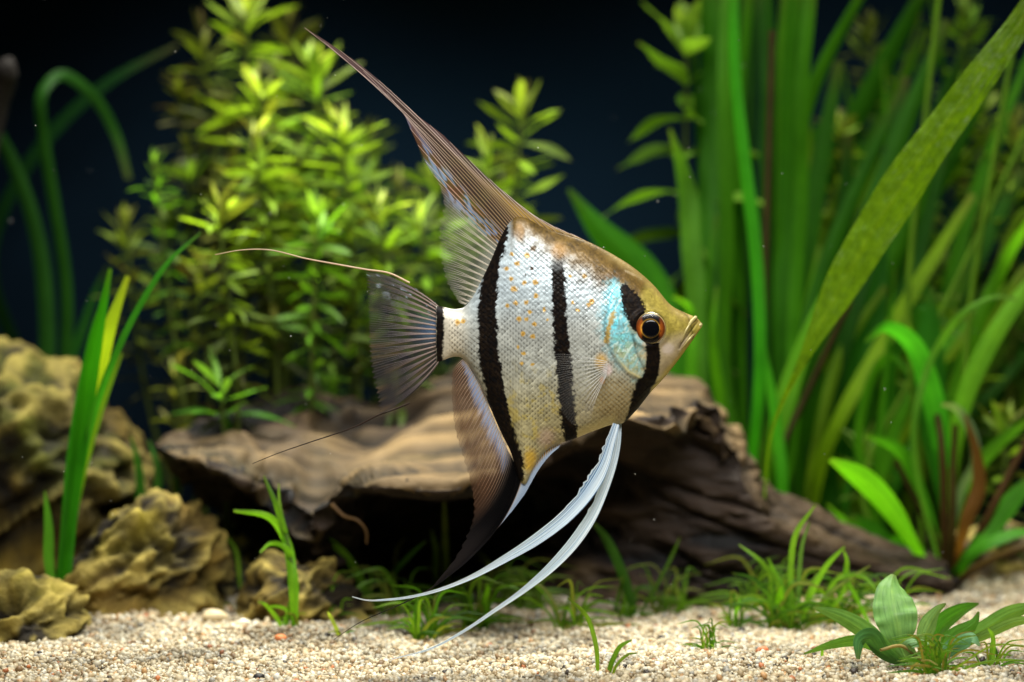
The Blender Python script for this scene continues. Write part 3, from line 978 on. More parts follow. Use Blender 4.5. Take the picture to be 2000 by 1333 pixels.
# --- right: tall strap leaves
sw = plant("strap_plant", 1450, .30, "tall dense plant of broad upright strap leaves right of the fish")
Y = .30
DG, MG, BG, YG = (46, 104, 10), (66, 132, 12), (84, 172, 24), (112, 152, 16)
leaves(sw, [
    ([(1410, 900, Y), (1392, 700, Y), (1385, 450, Y + .01), (1392, 200, Y + .02), (1380, -80, Y + .02)], [29, 37, 43, 48, 45, 36], (54, 112, 18), dict(roll=.35, ripple=.05)),
    ([(1440, 900, Y), (1418, 700, Y), (1422, 450, Y - .01), (1416, 200, Y - .01), (1424, -80, Y)], [22, 27, 33, 35, 33, 29], (66, 124, 22), dict(roll=-.5, ripple=.05)),
    ([(1390, 950, Y - .02), (1362, 700, Y - .02), (1352, 520, Y - .02), (1334, 340, Y - .02), (1308, 252, Y - .03)], [19, 26, 35, 43, 42, 6], (84, 140, 38), dict(roll=.5, ripple=.06)),
    ([(1495, 900, Y + .01), (1502, 650, Y + .01), (1498, 400, Y + .02), (1502, 150, Y + .02), (1494, -80, Y + .02)], [22, 30, 35, 36, 35, 29], (36, 84, 14), dict(roll=-.3, ripple=.05)),
    ([(1530, 900, Y), (1528, 650, Y), (1540, 400, Y), (1548, 150, Y - .01), (1562, -80, Y - .02)], [24, 35, 42, 45, 43, 36], (56, 118, 18), dict(roll=.3, ripple=.05)),
    ([(1545, 900, Y - .02), (1550, 650, Y - .02), (1565, 400, Y - .02), (1570, 150, Y - .03), (1590, -60, Y - .03)], [20, 26, 30, 32, 32, 26], (70, 136, 22), dict(roll=-.4, ripple=.05)),
    ([(1470, 900, Y - .04), (1484, 700, Y - .05), (1478, 520, Y - .05), (1455, 320, Y - .05), (1436, 150, Y - .05), (1432, -60, Y - .05)], [18, 22, 24, 26, 24, 22, 18], (64, 164, 24), dict(roll=.3)),
    ([(1528, 960, Y - .05), (1520, 860, Y - .05), (1505, 760, Y - .05), (1492, 670, Y - .05)], [16, 22, 24, 20, 6], (76, 172, 30), dict(roll=.4)),
    ([(1430, 900, Y + .04), (1440, 650, Y + .04), (1450, 400, Y + .04), (1460, 100, Y + .04), (1465, -80, Y + .04)], [29, 40, 45, 46, 43, 36], (36, 84, 18), dict(roll=.1)),
    ([(1350, 900, Y + .05), (1345, 700, Y + .05), (1360, 500, Y + .05), (1375, 300, Y + .05)], [24, 30, 35, 33, 9], (40, 92, 18), dict(roll=-.2)),
    ([(1375, 900, Y + .01), (1368, 720, Y + .01), (1380, 560, Y), (1400, 420, Y)], [24, 30, 32, 26, 8], (70, 130, 24), dict(roll=.6)),
    ([(1480, 950, Y), (1540, 800, Y), (1580, 600, Y), (1600, 480, Y)], [30, 36, 36, 30, 8], (92, 152, 24), dict(roll=.5)),
    ([(1500, 900, Y - .03), (1560, 700, Y - .03), (1620, 560, Y - .03), (1640, 520, Y - .03)], [20, 34, 40, 30, 8], (96, 162, 24), dict(roll=.3)),
    ([(1400, 900, Y + .02), (1378, 620, Y + .02), (1372, 300, Y + .03), (1350, 60, Y + .03)], [20, 28, 32, 28, 10], (48, 104, 12), dict(roll=.5)),
    ([(1455, 900, Y + .02), (1448, 620, Y + .02), (1440, 300, Y + .02), (1470, -60, Y + .02)], [20, 28, 30, 30, 24], (60, 120, 14), dict(roll=-.6)),
    ([(1510, 900, Y + .03), (1520, 620, Y + .03), (1518, 300, Y + .03), (1540, -60, Y + .03)], [20, 28, 32, 30, 24], (72, 132, 16), dict(roll=.3)),
    ([(1380, 900, Y + .04), (1400, 640, Y + .04), (1410, 330, Y + .04), (1440, -60, Y + .04)], [20, 30, 32, 32, 24], (40, 90, 10), dict(roll=-.2)),
    ([(1420, 950, Y - .03), (1408, 800, Y - .03), (1392, 640, Y - .04), (1400, 560, Y - .04)], [14, 20, 24, 20, 6], (84, 150, 22), dict(roll=.6)),
])
# dark stems in the strap plant
for k_, (a, b_, c_) in enumerate([((1480, 960, .27), (1492, 600, .27), (1508, 60, .27)), ((1515, 900, .26), (1580, 760, .26), (1660, 590, .25))]):
    pth = curve([P(*a), P(*b_), P(*c_)], 50)
    v, f = tubes([pth - np.array(sw.location)], [np.full(50, .0016)], 6)
    o = mesh_obj("stem", v, f, M_LEAF, sw, uv=np.zeros((len(v), 2)))
    o.color = (*lin((66, 52, 30)), 1)

# slanting ribbon leaves
vr = plant("ribbon_plant", 1560, .34, "ribbon-leaved plant with long leaves slanting up to the right")
Y = .34
sl = []
for (x0, y0, x1, y1, x2, y2, w, col) in [
    (1560, 800, 1630, 460, 1810, 60, 36, MG), (1540, 820, 1600, 560, 1760, 180, 30, DG), (1575, 760, 1700, 420, 1850, 40, 40, DG),
    (1520, 860, 1560, 640, 1660, 300, 28, YG), (1600, 800, 1720, 560, 1870, 200, 34, MG), (1530, 500, 1580, 200, 1710, -60, 34, MG),
    (1620, 860, 1740, 640, 1900, 380, 30, YG), (1590, 900, 1650, 760, 1780, 540, 26, MG), (1560, 600, 1600, 330, 1640, 120, 40, DG),
    (1640, 780, 1760, 520, 1960, 120, 26, DG), (1600, 940, 1700, 830, 1830, 640, 30, DG), (1640, 900, 1780, 700, 1930, 560, 36, MG),
    (1580, 420, 1690, 200, 1830, -60, 50, DG), (1660, 840, 1700, 600, 1720, 420, 60, (44, 110, 18)), (1720, 860, 1780, 660, 1800, 480, 56, (56, 130, 20)),
    (1640, 700, 1720, 400, 1770, 150, 34, (36, 84, 16)), (1680, 800, 1790, 500, 1850, 260, 30, (40, 92, 18)), (1700, 860, 1840, 620, 2000, 330, 40, DG), (1560, 700, 1660, 380, 1740, 200, 26, (60, 116, 24)),
    (1740, 900, 1860, 700, 2010, 520, 34, YG), (1610, 700, 1650, 420, 1660, 260, 44, (34, 80, 16)), (1700, 700, 1790, 330, 1900, 60, 30, (42, 92, 18)), (1760, 760, 1880, 480, 1990, 260, 30, (48, 104, 20)),
    (1600, 850, 1640, 700, 1730, 560, 22, (110, 150, 30)), (1560, 940, 1640, 800, 1700, 640, 34, (40, 92, 18))]:
    jj = random.uniform(-.05, .05)
    sl.append(([(x0, y0, Y + jj), (x1, y1, Y + jj), (x2, y2, Y + jj)], [w * .8, w, w, w * .5], col, dict(roll=random.uniform(-.6, .6))))
leaves(vr, sl)

# crinkled leaf plant (big textured leaf nearer the lens)
cr = plant("crinkled_leaf_plant", 1490, .225, "long crinkled yellow-green leaf rising across the right of the picture")
leaves(cr, [
    ([(1492, 1010, .19), (1506, 850, .16), (1560, 720, .12), (1650, 545, .11), (1760, 365, .10), (1880, 195, .09), (1995, 40, .085), (2060, -60, .08)],
     [5, 5, 7, 20, 70, 82, 70, 54, 40], (92, 128, 12), dict(roll=.35, n=260, k=29, ripple=.05, fold=.08, pucker=.05)),
], mat=M_CRINK)

# thin translucent ribbons filling the right half
for bpx, Y0, nrib, lab in [(1500, .38, 16, "ribbon plant behind the tall strap leaves, its thin leaves showing between them"), (1620, .40, 20, "thin ribbon-leaved plant at the back, centre of the right-hand plants"),
                           (1740, .37, 19, "thin ribbon-leaved plant behind the crinkled leaf"), (1860, .39, 19, "thin ribbon-leaved plant at the back near the right edge"), (1690, .29, 13, "bright thin ribbon-leaved plant in front of the slanting leaves")]:
    rp_ = plant("ribbon_plant", bpx, Y0, lab, group="thin ribbon plants on the right")
    sp = []
    for i in range(nrib):
        x0 = bpx + random.uniform(-70, 70)
        hgt = random.uniform(350, 1150) if Y0 > .3 else random.uniform(250, 600)
        lean_ = random.uniform(-.08, .55)
        bow = random.uniform(-60, 60)
        yj = Y0 + random.uniform(-.03, .03)
        w_ = random.uniform(14, 30)
        tipx, tipy = x0 + lean_ * hgt, 1100 - hgt
        pts = [(x0, 950, yj), (x0 + lean_ * hgt * .45 + bow, 1100 - hgt * .55, yj), (tipx, tipy, yj)]
        if random.random() < .3:
            pts.append((tipx + random.uniform(40, 90), tipy + random.uniform(-10, 70), yj - .01))
        sp.append((pts, [w_ * .7, w_, w_, w_ * .7, w_ * .2], random.choice([DG, MG, YG, (52, 120, 14), (80, 150, 18), (38, 88, 10), (98, 140, 20)]), dict(roll=random.uniform(-.8, .8), n=36, k=5)))
    leaves(rp_, sp)

# thin upright stems far right
th = plant("thin_stem_plant", 1800, .26, "plant of thin bare stems rising at the right edge")
for pts in [[(1800, 1000, .26), (1775, 560, .26), (1800, 300, .26), (1838, -40, .26)], [(1840, 1050, .25), (1900, 560, .25), (1950, 260, .25), (1985, 60, .25)],
            [(1690, 1000, .27), (1800, 700, .27), (1920, 440, .27), (2040, 180, .27)]]:
    b = basept(th)
    pth = curve([P(*b)] + [P(*q) for q in pts], 60) - np.array(th.location)
    v, f = tubes([pth], [np.linspace(.0019, .0014, 60)], 7)
    o = mesh_obj("stem", v, f, M_LEAF, th, uv=np.zeros((len(v), 2)))
    o.color = (*lin((92, 132, 28)), 1)

# arching broad-leaf plant at right
ab_ = plant("arching_plant", 1850, .24, "plant with arching bright leaves and brown stalks at the lower right")
Y = .24
leaves(ab_, [
    ([(1840, 900, Y), (1815, 760, Y - .01), (1775, 665, Y - .02), (1730, 640, Y - .03), (1690, 668, Y - .04)], [14, 26, 44, 46, 34, 6], (70, 164, 40), dict(roll=.6)),
    ([(1850, 900, Y), (1815, 760, Y + .01), (1780, 650, Y + .01), (1765, 620, Y + .01)], [14, 24, 36, 30, 6], (120, 176, 36), dict(roll=-.4)),
    ([(1860, 900, Y), (1890, 760, Y), (1950, 640, Y), (2030, 530, Y)], [12, 26, 36, 36, 26], (112, 180, 30), dict(roll=.4)),
    ([(1850, 900, Y + .02), (1870, 760, Y + .02), (1910, 640, Y + .02), (1970, 500, Y + .02), (2020, 420, Y)], [12, 24, 32, 32, 28, 18], (98, 170, 30), dict(roll=-.3)),
    ([(1790, 800, Y - .02), (1830, 680, Y - .02), (1890, 605, Y - .03), (1950, 580, Y - .03), (1985, 585, Y - .03)], [8, 10, 13, 14, 13, 5], (110, 176, 50), dict(roll=.2)),
    ([(1780, 1060, Y - .03), (1730, 985, Y - .04), (1675, 930, Y - .05), (1622, 898, Y - .06)], [16, 26, 46, 50, 12], (104, 184, 30), dict(roll=.6)),
    ([(1760, 1080, Y), (1700, 1060, Y), (1640, 1010, Y), (1615, 985, Y)], [14, 22, 26, 20, 5], (96, 170, 36), dict(roll=.9)),
    ([(1780, 1100, Y - .01), (1720, 1080, Y - .02), (1680, 1030, Y - .02), (1660, 1010, Y - .02)], [40, 80, 90, 70, 20], (64, 140, 20), dict(roll=.3)),
    ([(1860, 1050, Y), (1900, 930, Y), (1960, 860, Y), (2010, 820, Y)], [14, 20, 30, 30, 16], (100, 170, 40), dict(roll=-.4)),
    ([(1900, 1080, Y - .02), (1950, 1010, Y - .02), (2010, 940, Y - .02)], [12, 30, 40, 24], (78, 160, 30), dict(roll=.4)),
    ([(1880, 1090, Y - .02), (1930, 1060, Y - .03), (1985, 1040, Y - .03), (2040, 1040, Y - .03)], [10, 22, 30, 26, 8], (70, 144, 30), dict(roll=.9)),
    ([(1830, 880, Y + .01), (1815, 720, Y + .01), (1820, 560, Y + .01)], [10, 50, 60, 10], (50, 124, 22), dict(roll=.2)),
    ([(1790, 950, Y), (1755, 880, Y), (1690, 850, Y)], [10, 26, 30, 8], (84, 166, 30), dict(roll=.5)),
    ([(1880, 950, Y - .01), (1905, 900, Y - .02), (1900, 850, Y - .02), (1870, 800, Y - .02), (1840, 790, Y - .03)], [8, 16, 18, 20, 18, 8], (120, 150, 110), dict(roll=.5)),
    ([(1890, 1010, Y - .03), (1912, 950, Y - .03), (1908, 890, Y - .03), (1885, 810, Y - .03)], [10, 22, 28, 18, 5], (120, 82, 34), dict(roll=.2, label="rusty orange dying leaf")),
])
for pts in [[(1845, 1020, Y - .01), (1838, 860, Y - .01), (1825, 770, Y)], [(1880, 1040, Y - .02), (1905, 960, Y - .02), (1905, 900, Y - .02)], [(1860, 1030, Y - .02), (1862, 900, Y - .02), (1866, 830, Y - .02)],
            [(1925, 1100, Y - .04), (1980, 1075, Y - .05), (2060, 1055, Y - .05)], [(1820, 1040, Y), (1780, 960, Y), (1750, 900, Y)], [(1930, 1010, Y - .02), (1985, 900, Y - .02), (2050, 790, Y - .02)]]:
    b = basept(ab_)
    pth = curve([P(*b)] + [P(*q) for q in pts], 40) - np.array(ab_.location)
    v, f = tubes([pth], [np.linspace(.0024, .0015, 40)], 7)
    o = mesh_obj("stalk", v, f, M_LEAF, ab_, uv=np.zeros((len(v), 2)))
    o.color = (*lin(random.choice([(80, 58, 28), (88, 70, 32), (72, 62, 26)])), 1)

# single broad leaf plant behind the fish's back
bb = plant("broad_leaf_plant", 1330, .30, "blurred broad green leaf behind the fish's forehead")
leaves(bb, [
    ([(1325, 900, .30), (1300, 640, .30), (1240, 520, .30), (1170, 450, .30), (1110, 370, .30)], [16, 40, 76, 84, 60, 8], (70, 150, 26), dict(roll=.3)),
    ([(1335, 860, .28), (1350, 700, .27), (1345, 600, .27), (1315, 580, .26)], [14, 18, 26, 24, 6], (90, 164, 30), dict(roll=.7)),
])


# --- low broad-leaved plant, bottom right
cp = plant("low_broad_leaf_plant", 1790, .005, "low plant with broad grey-green leaves in the bottom right corner")
GG = (118, 156, 96)
leaves(cp, [
    ([(1765, 1280, .005), (1752, 1215, .003), (1742, 1150, .012), (1745, 1122, .02)], [13, 67, 84, 59, 10], (112, 156, 84), dict(roll=.15, fold=.12, ripple=.035, n=60, k=11)),
    ([(1730, 1268, 0), (1690, 1235, -.002), (1640, 1205, -.004), (1588, 1187, -.006)], [10, 33, 41, 31, 5], (112, 158, 82), dict(roll=.5, k=9)),
    ([(1725, 1275, -.01), (1680, 1255, -.015), (1620, 1262, -.02), (1570, 1278, -.022)], [10, 20, 31, 23, 4], (104, 158, 62), dict(roll=.6, k=9)),
    ([(1800, 1270, .005), (1812, 1230, .005), (1835, 1190, .008), (1848, 1180, .01)], [10, 33, 46, 26, 5], (126, 168, 92), dict(roll=-.5, k=9)),
    ([(1815, 1270, .015), (1840, 1225, .02), (1880, 1195, .025), (1912, 1180, .03)], [13, 38, 54, 38, 5], (84, 146, 40), dict(roll=-.6, k=9)),
    ([(1830, 1275, .01), (1870, 1245, .01), (1905, 1215, .01), (1912, 1195, .01)], [13, 38, 49, 33, 5], (98, 156, 62), dict(roll=-.5, k=9)),
    ([(1850, 1270, -.005), (1880, 1252, -.01), (1900, 1247, -.012), (1914, 1262, -.014)], [10, 26, 33, 31, 5], (92, 138, 92), dict(roll=.6, k=9)),
    ([(1780, 1285, -.012), (1775, 1258, -.016), (1800, 1255, -.018), (1823, 1258, -.02)], [10, 20, 26, 20, 4], (112, 152, 100), dict(roll=.65, k=9)),
    ([(1720, 1270, -.015), (1700, 1245, -.02), (1680, 1252, -.024), (1676, 1288, -.026)], [8, 23, 33, 36, 8], (72, 122, 66), dict(roll=.3, k=9)),
    ([(1860, 1265, .02), (1920, 1232, .02), (1975, 1200, .02), (2040, 1180, .02)], [10, 31, 41, 38, 8], (120, 168, 80), dict(roll=-.5, k=9)),
    ([(1880, 1262, .012), (1930, 1240, .01), (1990, 1215, .01), (2040, 1212, .01)], [10, 20, 28, 26, 5], (130, 172, 90), dict(roll=-.6, k=9)),
    ([(1742, 1262, .012), (1722, 1205, .015), (1706, 1180, .018)], [10, 23, 23, 5], (120, 170, 80), dict(roll=.5, k=9)),
], mat=M_CRYPT, rootjit=.003)
for pts in [[(1805, 1300, -.01), (1760, 1262, -.015), (1720, 1270, -.02)], [(1812, 1290, -.01), (1800, 1262, -.02), (1795, 1268, -.024)]]:
    b = basept(cp)
    pth = curve([P(*b)] + [P(*q) for q in pts], 30) - np.array(cp.location)
    v, f = tubes([pth], [np.linspace(.0009, .0006, 30)], 6)
    o = mesh_obj("stalk", v, f, M_LEAF, cp, uv=np.zeros((len(v), 2)))
    o.color = (*lin((176, 160, 104)), 1)


# --- grass tufts
def tuft(base_px, base_py, label, explicit=(), n=0, h=(60, 120), spread=60, w=(6, 11), cols=None, Yoff=0.0, group="grass tufts on the gravel"):
    Y = Ysand(base_py) + Yoff
    pl = plant("grass_tuft", base_px, Y, label, cat="grass tuft", group=group)
    b = basept(pl)
    for pts, ww, col in explicit:
        pp = [(q[0], q[1], Y + random.uniform(-.004, .004) - .012 * i / len(pts)) for i, q in enumerate(pts)]
        pp[0] = (pp[0][0], min(pp[0][1], 1400), Y)
        ribbon(pl, pp, [ww * .7, ww, ww, ww * .85, ww * .3], col, M_GRASS, "blade", roll=random.uniform(-.5, .5), n=26, k=5, fold=.15)
    for i in range(int(n * 1.35)):
        a = random.uniform(-1, 1)
        hh = h[0] * .6 + (h[1] * 1.15 - h[0] * .6) * random.random() ** 1.4
        x0 = b[0] + random.uniform(-.3, .3) * spread
        dx = a * spread
        dY = random.uniform(-.012, .012)
        curl = random.uniform(.0, .55)
        pts = [(x0, b[1] + 4, Y + dY * .3), (x0 + dx * .15, b[1] - hh * .5, Y + dY * .5), (x0 + dx * .5, b[1] - hh * .9, Y + dY * .8), (x0 + dx * (1 + curl), b[1] - hh * (1 - curl * .5), Y + dY)]
        ww = random.uniform(*w) * .72
        ribbon(pl, pts, [ww * .7, ww, ww, ww * .8, ww * .2], random.choice(cols or [(92, 142, 30), (112, 152, 36), (76, 124, 28), (128, 140, 52), (64, 104, 26)]), M_GRASS, "blade",
               roll=random.uniform(-.7, .7), n=20, k=5, fold=.15)
    return pl


GB = (118, 180, 36)
tuft(572, 1240, "grass tuft with a long blade bent left, in front of the small olive rock", [
    ([(576, 1242), (572, 1150), (560, 1060), (528, 1012), (456, 998)], 17, GB), ([(574, 1242), (572, 1110), (555, 1068), (528, 1062), (508, 1080)], 13, GB),
    ([(560, 1242), (535, 1200), (512, 1178), (503, 1176)], 9, (120, 170, 40)), ([(545, 1240), (560, 1195), (535, 1185), (520, 1188)], 9, (112, 166, 40)),
    ([(576, 1240), (562, 1080), (540, 990), (515, 930)], 15, (84, 130, 30)), ([(580, 1235), (562, 1060), (546, 990), (544, 945)], 10, (96, 130, 60))], n=3, h=(30, 60), spread=40)
tuft(716, 1196, "grass tuft whose longest blade bends up left before the driftwood cave", [
    ([(722, 1196), (705, 1135), (670, 1080), (597, 1026)], 15, (120, 178, 40)), ([(725, 1196), (760, 1130), (800, 1085), (832, 1056)], 12, (76, 128, 30)),
    ([(730, 1196), (790, 1150), (840, 1150), (870, 1165)], 10, (104, 150, 44)), ([(700, 1196), (655, 1160), (630, 1130), (624, 1110)], 9, (110, 160, 40)),
    ([(690, 1200), (655, 1170), (660, 1150), (672, 1145)], 8, (140, 190, 60))], n=5, h=(40, 100), spread=50)
tuft(866, 1180, "sparse upright grass blades behind the tip of the anal fin", [
    ([(872, 1185), (872, 1100), (870, 1030), (868, 972)], 14, (110, 130, 36)), ([(850, 1185), (852, 1120), (850, 1070), (843, 1035)], 14, (104, 134, 34)),
    ([(780, 1180), (772, 1110), (775, 1075), (790, 1050)], 7, (130, 130, 60))], n=5, h=(40, 90), spread=60, cols=[(96, 130, 40), (110, 150, 44)])
tuft(660, 1250, "short grass blades beside the black anal fin thread", [([(662, 1250), (655, 1225), (645, 1205), (640, 1195)], 8, (150, 170, 70))], n=2, h=(25, 50), spread=30)
tuft(830, 1245, "low spreading grass tuft under the upper white ventral fin", n=26, h=(40, 110), spread=90, w=(6, 11))
tuft(925, 1225, "low grass tuft between the two white ventral fins", [([(950, 1225), (948, 1170), (952, 1145), (950, 1140)], 13, GB)], n=24, h=(40, 110), spread=80, w=(7, 12))
tuft(1040, 1195, "dim grass tuft on the gravel below the driftwood, left of the dark upright blade", n=26, h=(30, 85), spread=90, w=(6, 11), cols=[(96, 130, 40), (120, 150, 60), (84, 120, 36)])
tuft(1165, 1322, "single thin grass stalk rising from the front gravel, tip bent left", [([(1168, 1322), (1164, 1260), (1150, 1212), (1110, 1168)], 9, (120, 160, 44))])
tuft(1192, 1324, "two short curled blades at the bottom edge", [([(1186, 1326), (1196, 1290), (1212, 1262), (1234, 1250)], 11, (104, 150, 36)), ([(1196, 1322), (1208, 1295), (1225, 1280), (1246, 1276)], 6, (120, 150, 50))])
tuft(1225, 1205, "grass tuft with one dark broad upright blade before the driftwood", [([(1240, 1205), (1215, 1120), (1188, 1060), (1160, 1022)], 19, (58, 104, 28)),
    ([(1250, 1200), (1290, 1130), (1315, 1080), (1328, 1050)], 8, (70, 104, 34)), ([(1200, 1200), (1212, 1150), (1218, 1125)], 8, (84, 120, 40))], n=9, h=(30, 80), spread=50)
tuft(1385, 1272, "fine wispy grass tuft on the open gravel right of the middle", n=18, h=(25, 70), spread=50, w=(3, 6))
tuft(1435, 1225, "thin grass tuft at the left of the big one by the driftwood root", [([(1440, 1232), (1438, 1200), (1444, 1180), (1446, 1165)], 11, (112, 176, 36))], n=10, h=(30, 90), spread=45, w=(5, 9))
tuft(1535, 1225, "largest grass tuft, in front of the driftwood root", [
    ([(1526, 1243), (1522, 1205), (1522, 1170), (1526, 1145)], 19, (112, 178, 30)), ([(1550, 1215), (1545, 1110), (1556, 1040), (1592, 988)], 12, (112, 160, 44)),
    ([(1560, 1215), (1562, 1110), (1568, 1060), (1582, 1020)], 9, (96, 136, 60)), ([(1565, 1215), (1590, 1150), (1615, 1105), (1650, 1068)], 12, (124, 182, 44)),
    ([(1545, 1220), (1520, 1140), (1485, 1095), (1443, 1064)], 11, (104, 150, 36)), ([(1550, 1220), (1530, 1150), (1515, 1120), (1500, 1090)], 11, (96, 150, 40)),
    ([(1600, 1215), (1650, 1150), (1655, 1100), (1648, 1075)], 9, (112, 164, 40)), ([(1700, 1225), (1668, 1160), (1652, 1130), (1650, 1100)], 9, (108, 170, 36)),
    ([(1600, 1220), (1640, 1130), (1680, 1125), (1720, 1160)], 8, (112, 164, 40)), ([(1570, 1220), (1620, 1160), (1660, 1130), (1700, 1105)], 8, (120, 140, 70)),
    ([(1520, 1220), (1500, 1160), (1470, 1130), (1430, 1120)], 8, (60, 100, 34))], n=46, h=(40, 130), spread=110, w=(6, 11))
tuft(1640, 1225, "grass tuft tangled behind the upright grey-green leaf", n=26, h=(40, 110), spread=90, w=(6, 10), Yoff=.01)
tuft(1830, 1325, "fine grass growing through the low broad-leaved plant", [
    ([(1842, 1325), (1890, 1290), (1940, 1262), (2010, 1262)], 5, (130, 160, 60)), ([(1850, 1325), (1900, 1300), (1950, 1290), (2020, 1292)], 5, (120, 160, 50)),
    ([(1770, 1330), (1785, 1300), (1810, 1290), (1832, 1300)], 4, (170, 160, 90))], n=40, h=(30, 90), spread=80, w=(5, 8), cols=[(92, 140, 34), (74, 120, 30), (120, 150, 50), (140, 130, 60)])
tuft(1935, 1310, "thin grass blades at the right of the bottom corner", [([(1930, 1318), (1940, 1270), (1938, 1240), (1930, 1228)], 9, (130, 180, 60))], n=10, h=(30, 80), spread=60, w=(5, 8))
tuft(1610, 1290, "single small blade on the gravel left of the low broad-leaved plant", [([(1608, 1300), (1606, 1275), (1608, 1260)], 6, (120, 170, 50))])
tuft(440, 1190, "small green tuft lying under the left end of the driftwood", [([(440, 1195), (430, 1188), (424, 1190)], 14, (100, 150, 40)), ([(470, 1150), (450, 1060), (430, 1045), (408, 1052)], 9, (110, 150, 40))], n=3, h=(15, 35), spread=30)

for gpx, gpy, lab in [(770, 1205, "short grass shoots at the driftwood foot below the tail"), (985, 1190, "short grass shoots at the driftwood foot under the anal fin tip"), (1110, 1230, "sparse short shoots on the gravel below the belly of the fish"),
                      (1310, 1195, "short grass shoots at the driftwood foot below the fish's mouth"), (1480, 1195, "thin shoots at the driftwood foot behind the largest grass tuft"), (640, 1215, "short shoots beside the small olive rock's right end"),
                      (1740, 1215, "thin shoots under the driftwood root tip")]:
    tuft(gpx, gpy, lab, n=22, h=(25, 105), spread=105, w=(4, 9), cols=[(96, 140, 34), (112, 158, 40), (80, 120, 30), (128, 140, 56)])

# fine pale root on the driftwood
pth = curve([P(648, 985, .122), P(672, 1008, .12), P(700, 1018, .118), P(714, 1035, .118), P(716, 1062, .12)], 40)
v, f = tubes([pth], [np.linspace(.0009, .0005, 40)], 6)
o = mesh_obj("root_thread", v, f, M_LEAF, uv=np.zeros((len(v), 2)), label="thin pale root curling down from the driftwood lip", cat="root")
o.color = (*lin((120, 92, 60)), 1)

# ------------------------------------------------------------------ the fish
S = CAM_D / FPX   # metres per photo pixel at the fish
fish = empty("angelfish", (0, 0, 0), label="silver angelfish with black vertical bars and long trailing fins, swimming above the gravel", cat="fish")


def FP(px, py, y=0.0):
    """fish-plane point: photo px and a sideways offset y in px (minus is towards the lens)"""
    px, py, y = np.broadcast_arrays(np.asarray(px, float), np.asarray(py, float), np.asarray(y, float))
    return np.stack([(px - 1000) * S, y * S, CAM_H - (py - 666.5) * S], -1)


top_x = [852, 866, 890, 908, 922, 940, 960, 978, 992, 1006, 1022, 1060, 1100, 1150, 1200, 1240, 1280, 1308, 1340, 1356, 1366, 1371]
top_y = [597, 600, 604, 599, 582, 548, 505, 462, 438, 424, 424, 443, 456, 473, 499, 525, 561, 594, 612, 619, 626, 634]
bot_x = [852, 866, 890, 905, 920, 940, 960, 980, 1000, 1014, 1026, 1040, 1060, 1090, 1120, 1160, 1200, 1216, 1240, 1270, 1300, 1330, 1350, 1362, 1371]
bot_y = [709, 704, 697, 701, 720, 757, 803, 848, 890, 936, 946, 918, 888, 868, 858, 842, 829, 827, 805, 768, 735, 697, 669, 652, 638]
th_x = [852, 880, 920, 980, 1060, 1140, 1210, 1260, 1300, 1335, 1358, 1371]
th_y = [9, 15, 22, 34, 48, 57, 58, 53, 42, 28, 14, 3]
NX, NVV = 430, 340
bx = np.linspace(852, 1371, NX)
tp_, bt_, tk_ = hermite(top_x, top_y, bx), hermite(bot_x, bot_y, bx), hermite(th_x, th_y, bx)
vv = np.linspace(-1, 1, NVV)
BX = np.repeat(bx[:, None], NVV, 1)
BY = (tp_ + bt_)[:, None] / 2 + (bt_ - tp_)[:, None] / 2 * vv[None, :]
# keep the deepest flesh around mid height and let the keel and the nape thin out
cen = np.interp(bx, [852, 1000, 1200, 1371], [652, 652, 660, 640])
span = np.where(BY < cen[:, None], cen[:, None] - tp_[:, None], bt_[:, None] - cen[:, None])
q = np.clip(np.abs(BY - cen[:, None]) / np.maximum(span, 1), 0, 1)
TH = tk_[:, None] * np.clip(1 - q**2.1, 0, 1) ** .72

# scales: staggered rows, each scale with a rounded rear edge
PXs, PYs = 10.8, 9.8
dY_ = BY + 3.0 * np.sin((BX - 900) / 90) + 0.04 * (BX - 1100)
row = np.floor(dY_ / (PYs / 2))


def scale_field(X, Yv):
    best = np.full(X.shape, 9.0)
    r0 = np.floor(Yv / (PYs * .5)).astype(int)
    ids = np.zeros(X.shape)
    ldx = np.zeros(X.shape)
    for dr in (-1, 0, 1, 2):
        r = r0 + dr
        cy = r * PYs * .5
        off = (r % 2) * PXs * .5
        c0 = np.round((X - off) / PXs)
        for dc in (0,):
            cx = (c0 + dc) * PXs + off
            d = np.sqrt(((X - cx) / (PXs * .54)) ** 2 + ((Yv - cy) / (PYs * .54)) ** 2)
            m = d < best
            best = np.where(m, d, best)
            ids = np.where(m, r * 131 + c0 * 7, ids)
            ldx = np.where(m, (X - cx) / (PXs * .5), ldx)
    return best, ids, ldx


sd, sid, sdx = scale_field(BX + 1.4 * fbm(BX / 25, BY / 25, 1, 2), dY_ + 1.4 * fbm(BX / 25, BY / 25, 4, 2))
sid_r = _hash(sid.astype(np.int64), sid.astype(np.int64) * 3 + 1, np.zeros_like(sid).astype(np.int64))

dtop = BY - tp_[:, None]
dbot = bt_[:, None] - BY
OPER = [(1197, 560), (1186, 600), (1180, 640), (1186, 672), (1200, 702), (1222, 728), (1250, 743), (1278, 746), (1302, 734), (1330, 700), (1352, 668), (1340, 620), (1300, 590), (1255, 545), (1220, 530)]
so = poly_sdf(BX, BY, OPER)
head = sst(6, -14, so)
scale_on = (1 - head) * sst(868, 885, BX) * sst(3, 12, np.minimum(dtop, dbot))
TH2 = TH + scale_on * sst(20, 60, dtop) * (.35 * (1 - np.clip(sd, 0, 1.2) ** 2) - .55 * sdx + 1.1 * (sid_r - .5) * sdx)
TH2 += 2.6 * sst(3, -4, so) * sst(0, 10, TH)            # gill cover stands proud
pre = np.array([(1232, 655), (1240, 690), (1252, 715), (1262, 735)])
dp, _ = poly_dist(BX, BY, pre)
TH2 -= 1.6 * np.exp(-(dp / 4) ** 2)
jaw = np.array([(1362, 628), (1345, 650), (1328, 672), (1325, 680)])
